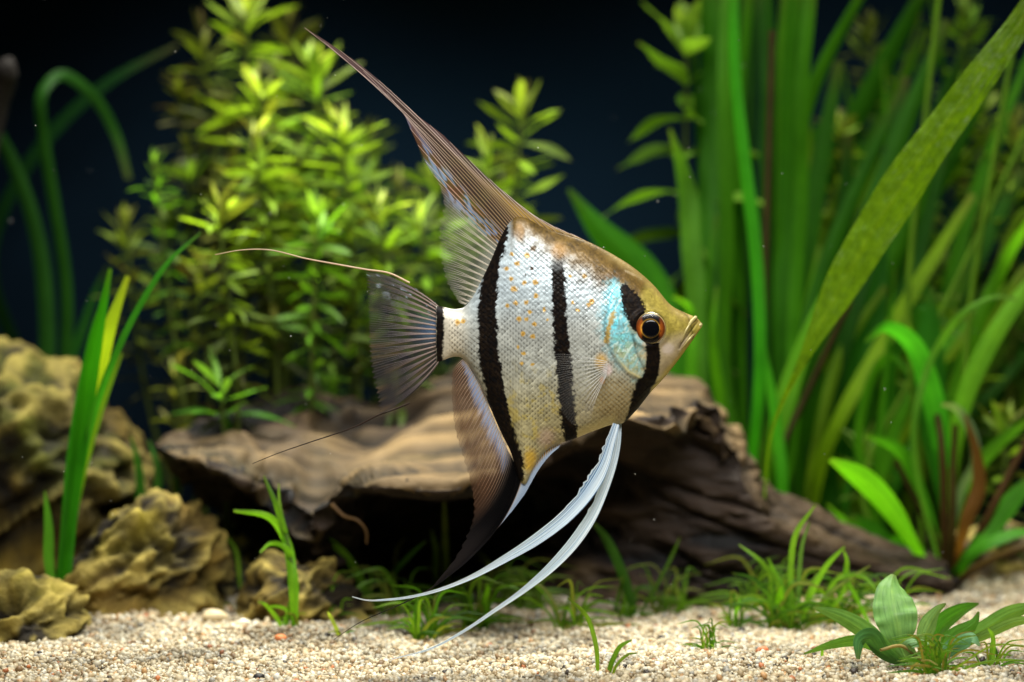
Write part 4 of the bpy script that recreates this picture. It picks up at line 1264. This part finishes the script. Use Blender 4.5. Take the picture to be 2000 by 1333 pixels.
dj, _ = poly_dist(BX, BY, jaw)
TH2 -= 2.6 * np.exp(-(dj / 3.0) ** 2)
eye_d = np.hypot(BX - 1266, BY - 642)
TH2 += 4.0 * np.exp(-((eye_d - 35) / 6) ** 2)
TH2 = np.clip(TH2 + .5 * fbm(BX / 8, BY / 8, 7, 3) * sst(0, 10, TH), 0, None) * sst(0, 1, TH + 1e-6)

# ---- colour
n_lo, n_md, n_hi = fbm(BX / 40, BY / 40, 2, 3), fbm(BX / 12, BY / 12, 5, 3), fbm(BX / 3.2, BY / 3.2, 8, 2)


def mix(a, b, m):
    return a * (1 - m[..., None]) + b * m[..., None]


def solid(c):
    return np.broadcast_to(lin(c), BX.shape + (3,)).copy()


C = solid((172, 186, 191))
C = mix(C, solid((160, 163, 160)), sst(555, 660, BY + 10 * n_lo))
C = mix(C, solid((158, 150, 116)), sst(680, 830, BY + 25 * n_lo))
C = mix(C, solid((214, 204, 184)), sst(930, 880, BX) * .8)
C = mix(C, solid((222, 234, 238)), sst(620, 520, BY) * sst(480, 530, BY) * .45 * (.6 + .6 * n_md.clip(-.5, 1)))
# lengthwise bright lines above the midline
ln = .5 + .5 * np.sin((BY + .16 * (BX - 1100) + 3 * n_lo) * 2 * np.pi / 13.5)
C = C * (1 - .28 * (ln * sst(470, 520, BY) * sst(625, 585, BY) * scale_on)[..., None])
# scales: dusky pockets between pale rims
pock = sst(.05, .75, sdx) * sst(1.05, .5, sd) * scale_on * sst(535, 640, BY + 12 * n_lo) * (.25 + 1.0 * sst(-.3, .35, n_lo + .5 * n_md))
rim = sst(-.15, -.6, sdx) * sst(.5, .75, sd) * scale_on
C = C * (1 - .66 * pock[..., None])
C = C * (1 + .42 * (rim * sst(.2, .9, sid_r))[..., None])
C = C * (.80 + .38 * sid_r[..., None] * (.6 + .8 * sst(-.2, .3, fbm(BX / 30, BY / 30, 44, 2)))[..., None] * scale_on[..., None] + .0)
yel = sst(.10, .38, n_md + .2 * n_hi) * sst(690, 780, BY) * sst(960, 1000, BX) * sst(1110, 1080, BX)
C = mix(C, solid((180, 160, 66)), .5 * yel)
yb = sst(.25, .85, 1 - np.hypot((BX - 1036) / 26, (BY - 900) / 46))
C = mix(C, solid((205, 165, 50)), .8 * yb)
pk = sst(.1, .9, 1 - np.hypot((BX - 1068) / 30, (BY - 855) / 34))
C = mix(C, solid((176, 146, 140)), .55 * pk)
# breast: net of brownish scales
br = sst(0, .6, 1 - np.hypot((BX - 1195) / 62, (BY - 778) / 62)) * scale_on
C = mix(C, solid((150, 130, 84)), br * (.25 + .55 * sst(.3, .75, sd)))
C = mix(C, solid((196, 184, 130)), sst(26, 6, dbot) * sst(1110, 1130, BX) * sst(1210, 1195, BX) * .8)
# gold spots
for gx_, gy_, gr_ in [(1000, 498, 6), (1029, 500, 7), (1010, 516, 7), (989, 526, 7), (998, 546, 6), (1024, 554, 6), (1045, 553, 7), (1004, 565, 8), (1046, 579, 6), (991, 598, 6), (1007, 593, 6),
                      (1027, 592, 6), (1034, 611, 5), (1062, 606, 5), (1013, 624, 6), (1027, 624, 5), (1043, 634, 6), (1021, 653, 6), (1040, 658, 6), (1068, 625, 4), (1022, 690, 5), (1012, 678, 4),
                      (1141, 541, 6), (1153, 590, 7), (1148, 597, 6), (1117, 592, 5), (1127, 607, 5), (1112, 541, 4), (894, 630, 8), (905, 628, 6), (1018, 710, 5), (1040, 712, 4)]:
    m_ = sst(gr_, gr_ * .45, np.hypot(BX - gx_, BY - gy_) + 1.6 * n_hi * 2)
    C = mix(C, solid((190, 148, 52)), .9 * m_)
    m_ = sst(gr_ * .45, gr_ * .15, np.hypot(BX - gx_, BY - gy_))
    C = mix(C, solid((120, 76, 22)), .7 * m_ * (gr_ >= 6))
for gx_, gy_, gr_ in [(1041, 487, 8), (1038, 526, 4), (1026, 538, 3)]:
    C = mix(C, solid((58, 42, 22)), sst(gr_, gr_ * .5, np.hypot(BX - gx_, (BY - gy_)) + 3 * n_hi))
# brown back and dorsal base
bk = sst(98, 22, dtop + 26 * n_md + 12 * n_hi + np.interp(BX, [960, 1000, 1050, 1100, 1200, 1300], [60, 8, 10, -6, -26, -60]))
bk = bk * sst(985, 1005, BX)
C = mix(C, lin((86, 67, 30)) * (1 + .6 * n_md[..., None] + .5 * n_hi[..., None]), bk)
dk = sst(.3, .9, 1 - np.hypot((BX - 1192) / 60, (BY - 545) / 32 + (BX - 1192) / 140))
C = mix(C, solid((76, 56, 30)), .7 * dk)
C = mix(C, solid((150, 108, 44)), sst(0, .7, 1 - np.hypot((BX - 1091) / 22, (BY - 492) / 26)) * .35)
C = mix(C, solid((112, 84, 40)), sst(0, .6, 1 - np.hypot((BX - 1014) / 14, (BY - 455) / 26)) * .7)
# face
face = sst(-10, 14, (BX - 1236) + .55 * (BY - 600)) * sst(690, 610, BY) + sst(1290, 1310, BX) * sst(700, 660, BY)
face = np.clip(face, 0, 1)
C = mix(C, lin((142, 128, 58)) * (1 + .35 * n_md[..., None] + .3 * n_hi[..., None]), face)
C = mix(C, solid((136, 116, 66)), sst(26, 4, dtop + 10 * n_hi) * sst(1160, 1210, BX) * .7)
low_face = head * sst(655, 690, BY + .25 * (BX - 1266))
C = mix(C, lin((186, 170, 138)) * (1 + .3 * n_md[..., None]), low_face)
C = mix(C, solid((196, 178, 84)), sst(20, 5, dbot + 4 * n_md) * sst(1255, 1285, BX))
C = mix(C, solid((214, 200, 196)), sst(.1, .7, 1 - np.hypot((BX - 1302) / 20, (BY - 682) / 18)) * .6)
# turquoise gill plate
CH = [(1196, 556), (1212, 566), (1220, 600), (1224, 632), (1236, 660), (1246, 690), (1256, 712), (1252, 736), (1228, 728), (1202, 700), (1186, 668), (1176, 640), (1178, 606), (1184, 580)]
sc_ = poly_sdf(BX, BY, CH)
tq = sst(20, -13, sc_ + 16 * n_md + 9 * n_hi)
tcol = lin((106, 198, 216)) * (1 + .7 * n_hi[..., None])
tcol = mix(tcol, solid((150, 176, 146)), sst(-.1, .3, n_md) * sst(640, 690, BY))
tcol = mix(tcol, solid((218, 244, 242)), sst(.12, .42, fbm(BX / 5 + BY / 9, BY / 9, 3, 2)) * .7)
tcol = mix(tcol, solid((92, 112, 84)), sst(.12, .4, fbm(BX / 4.5, BY / 4.5, 31, 2)) * .55)
C = mix(C, tcol, tq * (1 - .25 * sst(660, 720, BY)) * (.66 + .35 * sst(-.2, .3, n_md)))
C = mix(C, solid((176, 140, 46)), sst(7, 2, poly_dist(BX, BY, [(1196, 612), (1186, 640), (1182, 668)])[0] + 4 * n_hi) * .85)
C = mix(C, solid((206, 160, 60)), sst(.1, .8, 1 - np.hypot((BX - 1172) / 20, (BY - 706) / 26)) * .7)
C = mix(C, solid((216, 196, 198)), sst(.1, .7, 1 - np.hypot((BX - 1184) / 14, (BY - 722) / 18)) * .8)
C = mix(C, solid((208, 136, 70)), sst(.2, .8, 1 - np.hypot((BX - 1174) / 9, (BY - 742) / 13)) * .8)
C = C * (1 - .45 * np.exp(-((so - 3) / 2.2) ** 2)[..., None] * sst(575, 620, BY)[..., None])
C = mix(C, solid((208, 200, 150)), np.exp(-((so + 4) / 3) ** 2) * sst(690, 720, BY) * sst(1305, 1285, BX) * .8)
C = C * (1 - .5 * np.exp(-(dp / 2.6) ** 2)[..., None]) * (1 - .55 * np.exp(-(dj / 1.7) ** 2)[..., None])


# black bars
def bar(pts, ragged=5.0):
    pts = np.asarray(pts, float)
    d, t = poly_dist(BX, BY, pts[:, :2])
    hw = np.interp(t, np.arange(len(pts)), pts[:, 2])
    return sst(2.6, -2.6, d - hw + .8 * ragged * n_hi + 2.0 * n_md + ragged * (sid_r - .5) * scale_on)


blk = lin((15, 12, 10))
inner = lin((44, 35, 28))
BAR1 = [(984, 452, 11), (974, 480, 13), (962, 515, 15), (955, 560, 17), (952, 620, 18), (955, 690, 20), (966, 760, 19), (983, 825, 17), (998, 872, 15), (1008, 905, 13), (1012, 930, 12)]
BAR2 = [(1089, 500, 11), (1090, 550, 13), (1092, 620, 14), (1098, 690, 15), (1103, 760, 16), (1110, 825, 15), (1117, 862, 11)]
EYE1 = [(1218, 565, 9), (1228, 585, 17), (1236, 606, 21), (1243, 634, 16)]
EYE2 = [(1270, 668, 13), (1273, 700, 14), (1270, 728, 15), (1266, 742, 14)]
BEL = [(1256, 752, 16), (1248, 780, 17), (1238, 808, 13), (1226, 826, 8)]
CAU = [(859, 590, 7), (860, 650, 8), (858, 715, 7)]
BM = np.zeros(BX.shape)
for b_, rg in ((BAR1, 5.5), (BAR2, 5.5), (EYE1, 7), (EYE2, 3), (BEL, 2), (CAU, 4)):
    m_ = bar(b_, rg)
    bc = blk + (inner - blk) * (sst(.3, .7, n_hi * .5 + .5) * (.35 + .4 * n_md))[..., None].clip(0, 1)
    if b_ is BAR2:
        m_ = m_ * sst(488, 530, BY + 14 * n_md)
    C = mix(C, np.broadcast_to(bc, C.shape), m_)
    BM = np.maximum(BM, m_)
C = C * (1 - sst(560, 700, BY)[..., None] * np.array([.08, .09, .17])) * .94
C = np.clip(C * (1 + .12 * n_hi[..., None]), .004, .92)

vf = FP(BX, BY, -TH2).reshape(-1, 3)
vb = FP(BX, BY, TH2).reshape(-1, 3)
ff = grid_faces(NX, NVV)
body_v = np.concatenate([vf, vb])
body_f = np.concatenate([ff, ff[:, ::-1] + NX * NVV])
mesh_obj("body", body_v, body_f, M_FISH, fish, col=np.concatenate([np.c_[C.reshape(-1, 3), ((1 - .9 * BM) * (1 - .7 * bk)).ravel()]] * 2))


def surf_th(px, py):
    i = int(np.clip((px - 852) / (1371 - 852) * (NX - 1), 0, NX - 1))
    j = int(np.argmin(np.abs(BY[i] - py)))
    return TH2[i, j]


# ---- eyes (both sides)
def cmix0(a, b, m):
    return a * (1 - m[..., None]) + b * m[..., None]


def eye(side):
    cx, cy, r = 1266, 642, 31.0
    t0 = surf_th(cx, cy)
    nr, na = 40, 72
    rad = np.linspace(0, 1, nr)
    ang = np.linspace(0, 2 * np.pi, na, endpoint=False)
    RR, AA = np.meshgrid(rad, ang, indexing="ij")
    X = cx + r * RR * np.cos(AA)
    Yp = cy + r * RR * np.sin(AA)
    dome = t0 + 1.0 + 7.0 * np.sqrt(np.clip(1 - RR**2, 0, 1)) - 3 * sst(.9, 1, RR)
    n_ = fbm(X / 4, Yp / 4, 2, 3)
    c = lin((170, 88, 26)) * (1 + .8 * n_[..., None])
    c = c * (1 - .8 * sst(.58, .9, RR + .1 * n_)[..., None]) + lin((44, 14, 10)) * (.8 * sst(.58, .9, RR))[..., None]
    vb_ = sst(21, 14, np.abs(X - cx - 1) + 3 * n_) * sst(.3, .5, RR)
    c = cmix0(c, lin((8, 7, 7)), vb_)
    ring = np.exp(-((RR - .955) / .03) ** 2)
    c = c * (1 - ring[..., None] * .8) + lin((196, 176, 120)) * (ring * .8)[..., None]
    g = np.exp(-((RR - .57) / .035) ** 2) * (1 - .7 * vb_)
    c = c * (1 - g[..., None]) + lin((232, 178, 70)) * g[..., None]
    idx = np.arange(nr * na).reshape(nr, na)
    a = idx[:-1]; b = np.roll(idx, -1, 1)[:-1]; d_ = idx[1:]; e_ = np.roll(idx, -1, 1)[1:]
    F_ = np.stack([a, b, e_, d_], -1).reshape(-1, 4)
    if side < 0:
        F_ = F_[:, ::-1]
    eo = mesh_obj("eye", FP(X, Yp, side * dome).reshape(-1, 3), F_, M_EYE, fish, col=np.clip(c, 0, 1).reshape(-1, 3))
    rp = 16.5
    X2, Y2 = cx + 1 + rp * RR * np.cos(AA), cy + 1 + rp * RR * np.sin(AA)
    d2 = t0 + 7.2 + 2.6 * np.sqrt(np.clip(1 - RR**2, 0, 1))
    mesh_obj("pupil", FP(X2, Y2, side * d2).reshape(-1, 3), F_, M_PUPIL, eo)
    X3, Y3 = cx + r * 1.02 * RR * np.cos(AA), cy + r * 1.02 * RR * np.sin(AA)
    d3 = t0 + .5 + 10.5 * np.sqrt(np.clip(1 - RR**2, 0, 1))
    mesh_obj("cornea", FP(X3, Y3, side * d3).reshape(-1, 3), F_, M_CORNEA, eo)


eye(-1)
eye(1)

# ---- lips: two pale rounded rims round the mouth opening
for pts, rad in (([(1328, 668), (1338, 645), (1350, 628), (1358, 621)], [1.5, 2.6, 3.2, 4.0]), ([(1330, 680), (1345, 662), (1360, 645), (1368, 634)], [1.5, 2.8, 3.4, 4.0])):
    P3 = []
    for sgn in (-1, 1):
        for (a, b_) in (pts if sgn < 0 else pts[::-1]):
            P3.append(FP(a, b_, sgn * (surf_th(a, b_) * .95 if a < 1352 else (4.0 if a < 1364 else 2.0))))
    rl = np.array(rad + rad[::-1]) * S
    c_ = curve(P3, 60)
    v, f = tubes([c_], [np.interp(np.linspace(0, 1, 60), np.linspace(0, 1, len(rl)), rl)], 10)
    mesh_obj("lip", v, f, M_FISH, fish, col=np.tile(lin((150, 138, 86)), (len(v), 1)))


# ---- fins
def fin_surface(keys):
    """keys: (base, control, tip) in photo px along the fin base -> S(s,t) -> px,py"""
    K = np.array([[*b, *c_, *t_] for b, c_, t_ in keys], float)
    ks = np.linspace(0, 1, len(keys))

    def f(s, t):
        s, t = np.broadcast_arrays(np.asarray(s, float), np.asarray(t, float))
        k = hermite(ks, K, s.ravel()).reshape(s.shape + (6,))
        tt = t[..., None]
        p = (1 - tt) ** 2 * k[..., 0:2] + 2 * tt * (1 - tt) * k[..., 2:4] + tt**2 * k[..., 4:6]
        return p[..., 0], p[..., 1]

    return f


def build_fin(name, keys, colour, raycol, nray, branch=1, width=1.3, ns=160, nt=70, yfun=None, tmax=None, spread0=.25, ray_end=1.0, label=None):
    Sf = fin_surface(keys)
    yfun = yfun or (lambda s, t: 3.0 * np.sin(3 * s + 2 * t) * t)
    s, t = np.meshgrid(np.linspace(0, 1, ns), np.linspace(0, 1, nt), indexing="ij")
    te = t * (tmax(s) if tmax else 1.0)
    X, Y_ = Sf(s, te)
    col = colour(s, te, X, Y_)
    o = mesh_obj(name, FP(X, Y_, yfun(s, te)).reshape(-1, 3), grid_faces(ns, nt), M_FIN, fish, col=col.reshape(-1, 4))
    if label:
        o["label"] = label
    paths, rads, cols = [], [], []
    M = 36
    tt = np.linspace(0, 1, M)
    for k in range(nray):
        br_ = branch(k) if callable(branch) else branch
        for j in range(br_):
            off = (j - (br_ - 1) / 2) / br_
            spread = spread0 + (1 - spread0) * sst(.15, .9, tt)
            sv = np.clip((k + .5 + off * spread) / nray, 0, 1)
            te = tt * (tmax(sv) if tmax else 1.0) * ray_end
            X, Y_ = Sf(sv, te)
            yy = yfun(sv, te)
            paths.append(FP(X, Y_, yy))
            w = width * (1 - .72 * tt) * (1.0 if br_ == 1 else (.72 if not callable(branch) else .55)) * S
            rads.append(w)
            cols.append(np.repeat(raycol(sv, te, X, Y_), 4, 0))
    v, f = tubes(paths, rads, 4)
    mesh_obj("fin_rays", v, f, M_RAY, o, col=np.concatenate(cols), kind="stuff")
    return o


def rgba(c, a):
    return np.concatenate([c, a[..., None]], -1)


def cmix(a, b, m):
    return a * (1 - m[..., None]) + b * m[..., None]


def fc(c, like):
    return np.broadcast_to(lin(c), like.shape + (3,))


# tail fin
TAIL = [((856, 597), (805, 548), (716, 527)), ((855, 604), (800, 565), (719, 545)), ((854, 616), (800, 590), (720, 570)), ((853, 630), (795, 615), (721, 600)), ((853, 645), (790, 640), (722, 635)),
        ((853, 660), (790, 665), (723, 670)), ((853, 675), (795, 690), (726, 705)), ((854, 688), (800, 715), (733, 745)), ((855, 700), (808, 745), (741, 780)), ((857, 709), (820, 770), (744, 809))]


def tail_col(s, t, X, Y_):
    n_ = fbm(s * 60, t * 3, 2, 2)
    c = fc((46, 43, 44), s)
    c = cmix(c, fc((84, 110, 150), s), np.clip(np.exp(-((s - .42) / .16) ** 2) * sst(.5, .05, t) * .9, 0, 1))
    c = cmix(c, fc((176, 190, 210), s), sst(.25, .5, fbm(s * 30, t * 16, 7, 2)) * sst(.32, .1, s) * .9)
    c = cmix(c, fc((150, 120, 70), s), np.clip(n_, 0, 1) * .5)
    a = .58 + .2 * n_ + .25 * sst(.25, 0, t) - .12 * sst(.55, 1, t) + .15 * sst(.5, 1, s) - .12 * sst(.08, .3, s) * sst(.6, .4, s)
    return rgba(c, np.clip(a, .08, .95))


def tail_ray(s, t, X, Y_):
    c = cmix(fc((168, 146, 132), s), fc((112, 104, 110), s), sst(0, .7, t))
    c = cmix(c, fc((96, 86, 88), s), sst(.55, .9, s) * .5)
    return rgba(c, np.clip(.95 - .45 * t, 0, 1))


tail = build_fin("tail_fin", TAIL, tail_col, tail_ray, 17, 4, 1.15, ns=220, tmax=lambda s: 1.0 + .018 * np.sin(s * 210), spread0=.22)


def filament(pts, r0, r1, col, parent, y=0.0, a0=1.0, a1=.8):
    pth = curve([FP(p[0], p[1], y) for p in pts], 70)
    v, f = tubes([pth], [np.linspace(r0, r1, 70) * S], 6)
    al = np.repeat(np.linspace(a0, a1, 70), 6)
    mesh_obj("filament", v, f, M_RAY, parent, col=np.c_[np.tile(lin(col), (len(v), 1)), al])


filament([(800, 553), (760, 534), (716, 527), (660, 517), (600, 506), (520, 488), (470, 489), (420, 498)], 2.0, .8, (196, 170, 140), tail)
filament([(800, 788), (770, 800), (744, 809), (700, 831), (600, 866), (545, 885), (493, 906)], 1.8, .6, (44, 32, 26), tail)

# dorsal fin
DORS = [((1150, 474), (1140, 468), (1128, 462)), ((1120, 463), (1100, 452), (1078, 440)), ((1090, 456), (1062, 434), (1030, 412)), ((1066, 450), (1030, 412), (988, 378)), ((1050, 448), (1000, 395), (940, 335)),
        ((1036, 446), (960, 370), (868, 266)), ((1024, 446), (920, 330), (802, 213)), ((1014, 448), (840, 240), (700, 124)), ((1006, 450), (830, 236), (592, 53)), ((998, 454), (835, 265), (706, 136)),
        ((990, 458), (870, 330), (778, 208)), ((984, 462), (885, 355), (806, 262)), ((978, 468), (900, 390), (832, 318)), ((974, 476), (910, 415), (858, 362)), ((970, 486), (915, 440), (868, 402)),
        ((964, 502), (910, 462), (861, 436)), ((957, 520), (905, 490), (860, 470)), ((949, 538), (905, 515), (863, 503)), ((940, 556), (905, 540), (868, 530)), ((930, 573), (905, 562), (876, 556)), ((918, 588), (905, 582), (888, 577)), ((908, 597), (902, 595), (897, 592))]


def dors_col(s, t, X, Y_):
    n_ = fbm(s * 90, t * 4, 2, 2)
    front = sst(.52, .40, s)
    c = fc((62, 47, 40), s)
    c = cmix(c, fc((168, 136, 72), s), sst(.75, .25, t) * sst(.36, .2, s))
    c = cmix(c, fc((120, 94, 96), s), sst(.55, .95, t) * sst(.2, .3, s) * .6)
    c = cmix(c, fc((62, 50, 44), s), np.clip(n_ * 1.2, 0, 1) * front)
    chk = fbm(s * 42, t * 13, 5, 2)
    band = sst(.47, .54, s) * sst(.70, .62, s)
    c = cmix(c, fc((120, 140, 176), s), band * sst(0, .2, chk))
    c = cmix(c, fc((98, 66, 40), s), band * sst(0, -.2, chk))
    clear = sst(.60, .70, s)
    c = cmix(c, fc((150, 150, 140), s), clear)
    a = .93 * (1 - band) + .78 * band
    a = a * (1 - clear) + clear * (.16 + .5 * sst(.3, 0, t))
    edge = sst(.47, .62, s) * sst(.75, 1.0, t) * .55
    return rgba(c, np.clip(a * (1 - edge) + .06 * n_, .05, .98))


def dors_ray(s, t, X, Y_):
    c = cmix(fc((150, 126, 96), s), fc((204, 182, 170), s), sst(.2, .7, t))
    clear = sst(.60, .68, s)
    c = cmix(c, fc((196, 188, 170), s), clear)
    return rgba(c, np.clip(.9 - clear * .55 * t, .1, 1))


def dors_tmax(s):
    k = s * 21
    saw = (k * 1.0) % 1.0
    return 1.0 - .045 * saw * sst(.36, .33, s) + .03 * np.sin(s * 260) * sst(.6, .7, s)


dorsal = build_fin("dorsal_fin", DORS, dors_col, dors_ray, 36, lambda k: 1 if k < 22 else 3, 1.15, ns=420, nt=90, tmax=dors_tmax, yfun=lambda s, t: -1.5 + 5 * np.sin(2.2 * s + 1.5 * t) * t)
# the rear soft rays stand a little clear of the membrane
# anal fin
ANAL = [((903, 702), (894, 708), (884, 722)), ((912, 712), (896, 728), (882, 752)), ((924, 730), (900, 760), (884, 796)), ((938, 758), (908, 800), (890, 842)), ((952, 790), (920, 845), (902, 884)), ((966, 822), (935, 885), (915, 926)),
        ((978, 850), (950, 925), (924, 968)), ((990, 876), (970, 960), (926, 1006)), ((1000, 896), (985, 985), (914, 1044)), ((1006, 908), (996, 1010), (890, 1090)), ((1010, 916), (1006, 1020), (846, 1147)), ((1013, 922), (1008, 1000), (905, 1104)),
        ((1017, 926), (1010, 985), (948, 1062)), ((1022, 926), (1012, 975), (974, 1030)), ((1028, 922), (1022, 955), (996, 1004)), ((1036, 914), (1036, 935), (1022, 970)), ((1046, 902), (1048, 918), (1036, 946)), ((1060, 887), (1062, 900), (1052, 918)), ((1080, 873), (1080, 882), (1072, 892)), ((1096, 866), (1095, 870), (1090, 876))]


def anal_col(s, t, X, Y_):
    n_ = fbm(s * 80, t * 5, 3, 2)
    c = fc((80, 56, 40), s)
    c = cmix(c, fc((134, 150, 186), s), sst(.30, .06, t + .12 * n_) * sst(.5, .35, s))
    c = cmix(c, fc((160, 160, 165), s), sst(.12, 0, t) * sst(.5, .4, s))
    c = cmix(c, fc((40, 36, 36), s), sst(950, 1050, Y_) * .85)
    blackm = sst(.33, .42, s + .012 * n_) * sst(.685, .66, s)
    c = cmix(c, cmix(fc((8, 8, 10), s), fc((30, 27, 28), s), sst(1000, 1080, Y_)), blackm)
    blue = sst(.675, .70, s)
    c = cmix(c, cmix(fc((140, 158, 184), s), fc((176, 140, 70), s), sst(.5, .1, t) * sst(.72, .8, s)), blue)
    a = .74 + .22 * n_ + .2 * sst(.3, 0, t) + .15 * sst(960, 1040, Y_) - .32 * sst(.7, 1, t) * sst(.45, .35, s)
    a = a * (1 - blackm) + .97 * blackm
    a = np.where(s > .68, .85, a)
    a = a * sst(0, .02, s)
    return rgba(c, np.clip(a, .12, .98))


def anal_ray(s, t, X, Y_):
    c = cmix(fc((190, 166, 146), s), fc((140, 112, 92), s), sst(.2, .9, t))
    c = cmix(c, fc((70, 66, 70), s), sst(990, 1080, Y_))
    c = cmix(c, fc((12, 11, 13), s), sst(.34, .44, s) * sst(.69, .66, s))
    c = cmix(c, fc((196, 208, 222), s), sst(.68, .71, s))
    return rgba(c, np.clip(.85 - .35 * t, .1, 1))


anal = build_fin("anal_fin", ANAL, anal_col, anal_ray, 84, 1, .75, ns=360, nt=80, spread0=.3,
                 tmax=lambda s: 1.0 - .03 * ((s * 19) % 1) * sst(.66, .7, s) + .02 * np.sin(s * 300) * sst(.5, .45, s), yfun=lambda s, t: 2 + 4 * np.sin(2.5 * s + 2 * t) * t)
filament([(880, 1112), (846, 1147), (800, 1173), (750, 1195), (700, 1218), (652, 1250)], 1.6, .5, (30, 26, 24), anal, y=3)


# ventral fins
def ventral(path, widths, y0, y1, seed, tint, jag):
    n, k = 150, 31
    c = curve(np.array(path, float), n)
    t = np.linspace(0, 1, n)
    w = np.clip(hermite(np.linspace(0, 1, len(widths)), widths, t), .6, None)
    T = np.gradient(c, axis=0)
    T /= np.linalg.norm(T, axis=1)[:, None]
    Nn = np.stack([-T[:, 1], T[:, 0]], -1)
    v = np.linspace(-1, 1, k)
    half = w[:, None] * .5 * v[None, :]
    tooth = ((t * 34) % 1)
    side = jag
    edge = sst(.55, 1.0, side * v)[None, :] * (sst(.02, .08, t) * sst(.34, .2, t))[:, None]
    half = half + side * edge * (2.2 * tooth * (.4 + .6 * vnoise(t * 21, seed + 3)) + 3 * vnoise(t * 90, seed))[:, None]
    X = c[:, 0][:, None] + Nn[:, 0][:, None] * half
    Yp = c[:, 1][:, None] + Nn[:, 1][:, None] * half
    st = fbm(v[None, :] * 7 + seed, t[:, None] * 1.6, seed, 3)
    fine = fbm(v[None, :] * 16 + seed, t[:, None] * 4, seed + 4, 2)
    yy = (y0 + (y1 - y0) * t)[:, None] + (w[:, None] * .13) * np.cos(v[None, :] * 1.4) + 1.3 * st * sst(0, .1, t)[:, None] + .5 * fine
    white, blue, deep = lin((226, 234, 236)), lin(tint), lin((92, 136, 178))
    tt = np.broadcast_to(t[:, None], st.shape)
    C_ = np.broadcast_to(white, st.shape + (3,))
    C_ = cmix(C_, np.broadcast_to(blue, C_.shape), np.clip(.25 + 1.3 * st, 0, 1) * sst(.72, .4, tt))
    C_ = cmix(C_, np.broadcast_to(deep, C_.shape), sst(.05, .32, st + .5 * fine) * sst(.75, .2, tt) * .9)
    C_ = cmix(C_, np.broadcast_to(lin((70, 96, 120)), C_.shape), sst(.16, .3, fbm(v[None, :] * 11 + seed * 3, t[:, None] * 2.2, seed, 2)) * sst(.8, .3, tt) * .6)
    C_ = C_ * (1 + .18 * fine[..., None])
    al = .95 - .2 * sst(.1, .3, st) * sst(.6, .2, tt) - .4 * edge * sst(.8, 1, np.abs(v))[None, :]
    o = mesh_obj("ventral_fin", FP(X, Yp, yy).reshape(-1, 3), grid_faces(n, k), M_VENT, fish, col=np.clip(rgba(C_, np.clip(al, 0, 1)), 0, 1).reshape(-1, 4))
    paths, rads = [], []
    for q_ in np.linspace(2, k - 3, 8).astype(int):
        paths.append(FP(X[:, q_], Yp[:, q_], yy[:, q_] - .5)[: int(n * .93)])
        rads.append((np.clip(w * .022, .18, .9) * S)[: int(n * .93)])
    vv_, f_ = tubes(paths, rads, 4)
    mesh_obj("fin_rays", vv_, f_, M_RAY, o, col=np.tile(np.r_[lin((226, 238, 244)), .8], (len(vv_), 1)), kind="stuff")
    return o


ventral([(1203, 828), (1192, 862), (1178, 905), (1152, 952), (1108, 1004), (1050, 1050), (985, 1090), (910, 1130), (835, 1156), (760, 1168), (712, 1168), (690, 1162)],
        [13, 20, 29, 28, 25, 22, 16.5, 11.5, 7.8, 5.8, 4.8, 3.6, 2], -14, -30, 2.0, (150, 190, 220), 1)
ventral([(1209, 829), (1206, 865), (1196, 910), (1180, 955), (1158, 1004), (1125, 1055), (1080, 1105), (1025, 1152), (965, 1194), (905, 1234), (840, 1268), (765, 1288)],
        [11, 15, 18, 21, 23, 21, 16, 10.5, 7.2, 5.5, 4.5, 3.6, 2.2], 6, 2, 5.0, (164, 200, 204), 1)

# pectoral fin: almost clear, folded back across the flank
PEC = [((1184, 706), (1140, 690), (1082, 690)), ((1184, 712), (1140, 712), (1074, 722)), ((1184, 718), (1140, 734), (1080, 762)), ((1183, 724), (1142, 756), (1094, 800)), ((1182, 730), (1150, 775), (1120, 828)), ((1181, 735), (1160, 778), (1150, 822))]


def pec_surface(side):
    def yf(s, t):
        return side * (surf_th(1184, 720) * (1 - .05 * t) + 5 + 15 * t)

    return build_fin("pectoral_fin", PEC, lambda s, t, X, Y_: rgba(fc((206, 206, 200), s), .012 + .06 * sst(.2, 0, t) + 0 * s), lambda s, t, X, Y_: rgba(fc((214, 214, 210), s), .60 - .46 * t), 13, 3, .55, ns=60, nt=40, yfun=yf, spread0=.2)


pec_surface(-1)
pec_surface(1)

# ------------------------------------------------------------------ specks drifting in the water
n = 150
Ys = rng.uniform(-.06, .36, n)
pxs, pys = rng.uniform(-40, 2040, n), rng.uniform(-20, 1180, n)
ctr = np.stack([P(a, b_, c_) for a, b_, c_ in zip(pxs, pys, Ys)])
rs = .00012 + .00018 * rng.random(n) ** 3
v = (ICO_V[None] * rs[:, None, None] + ctr[:, None]).reshape(-1, 3)
f = (ICO_F[None] + 12 * np.arange(n)[:, None, None]).reshape(-1, 3)
mesh_obj("floating_specks", v, f, M_SPECK, kind="stuff", label="tiny pale specks drifting in the water", cat="specks")
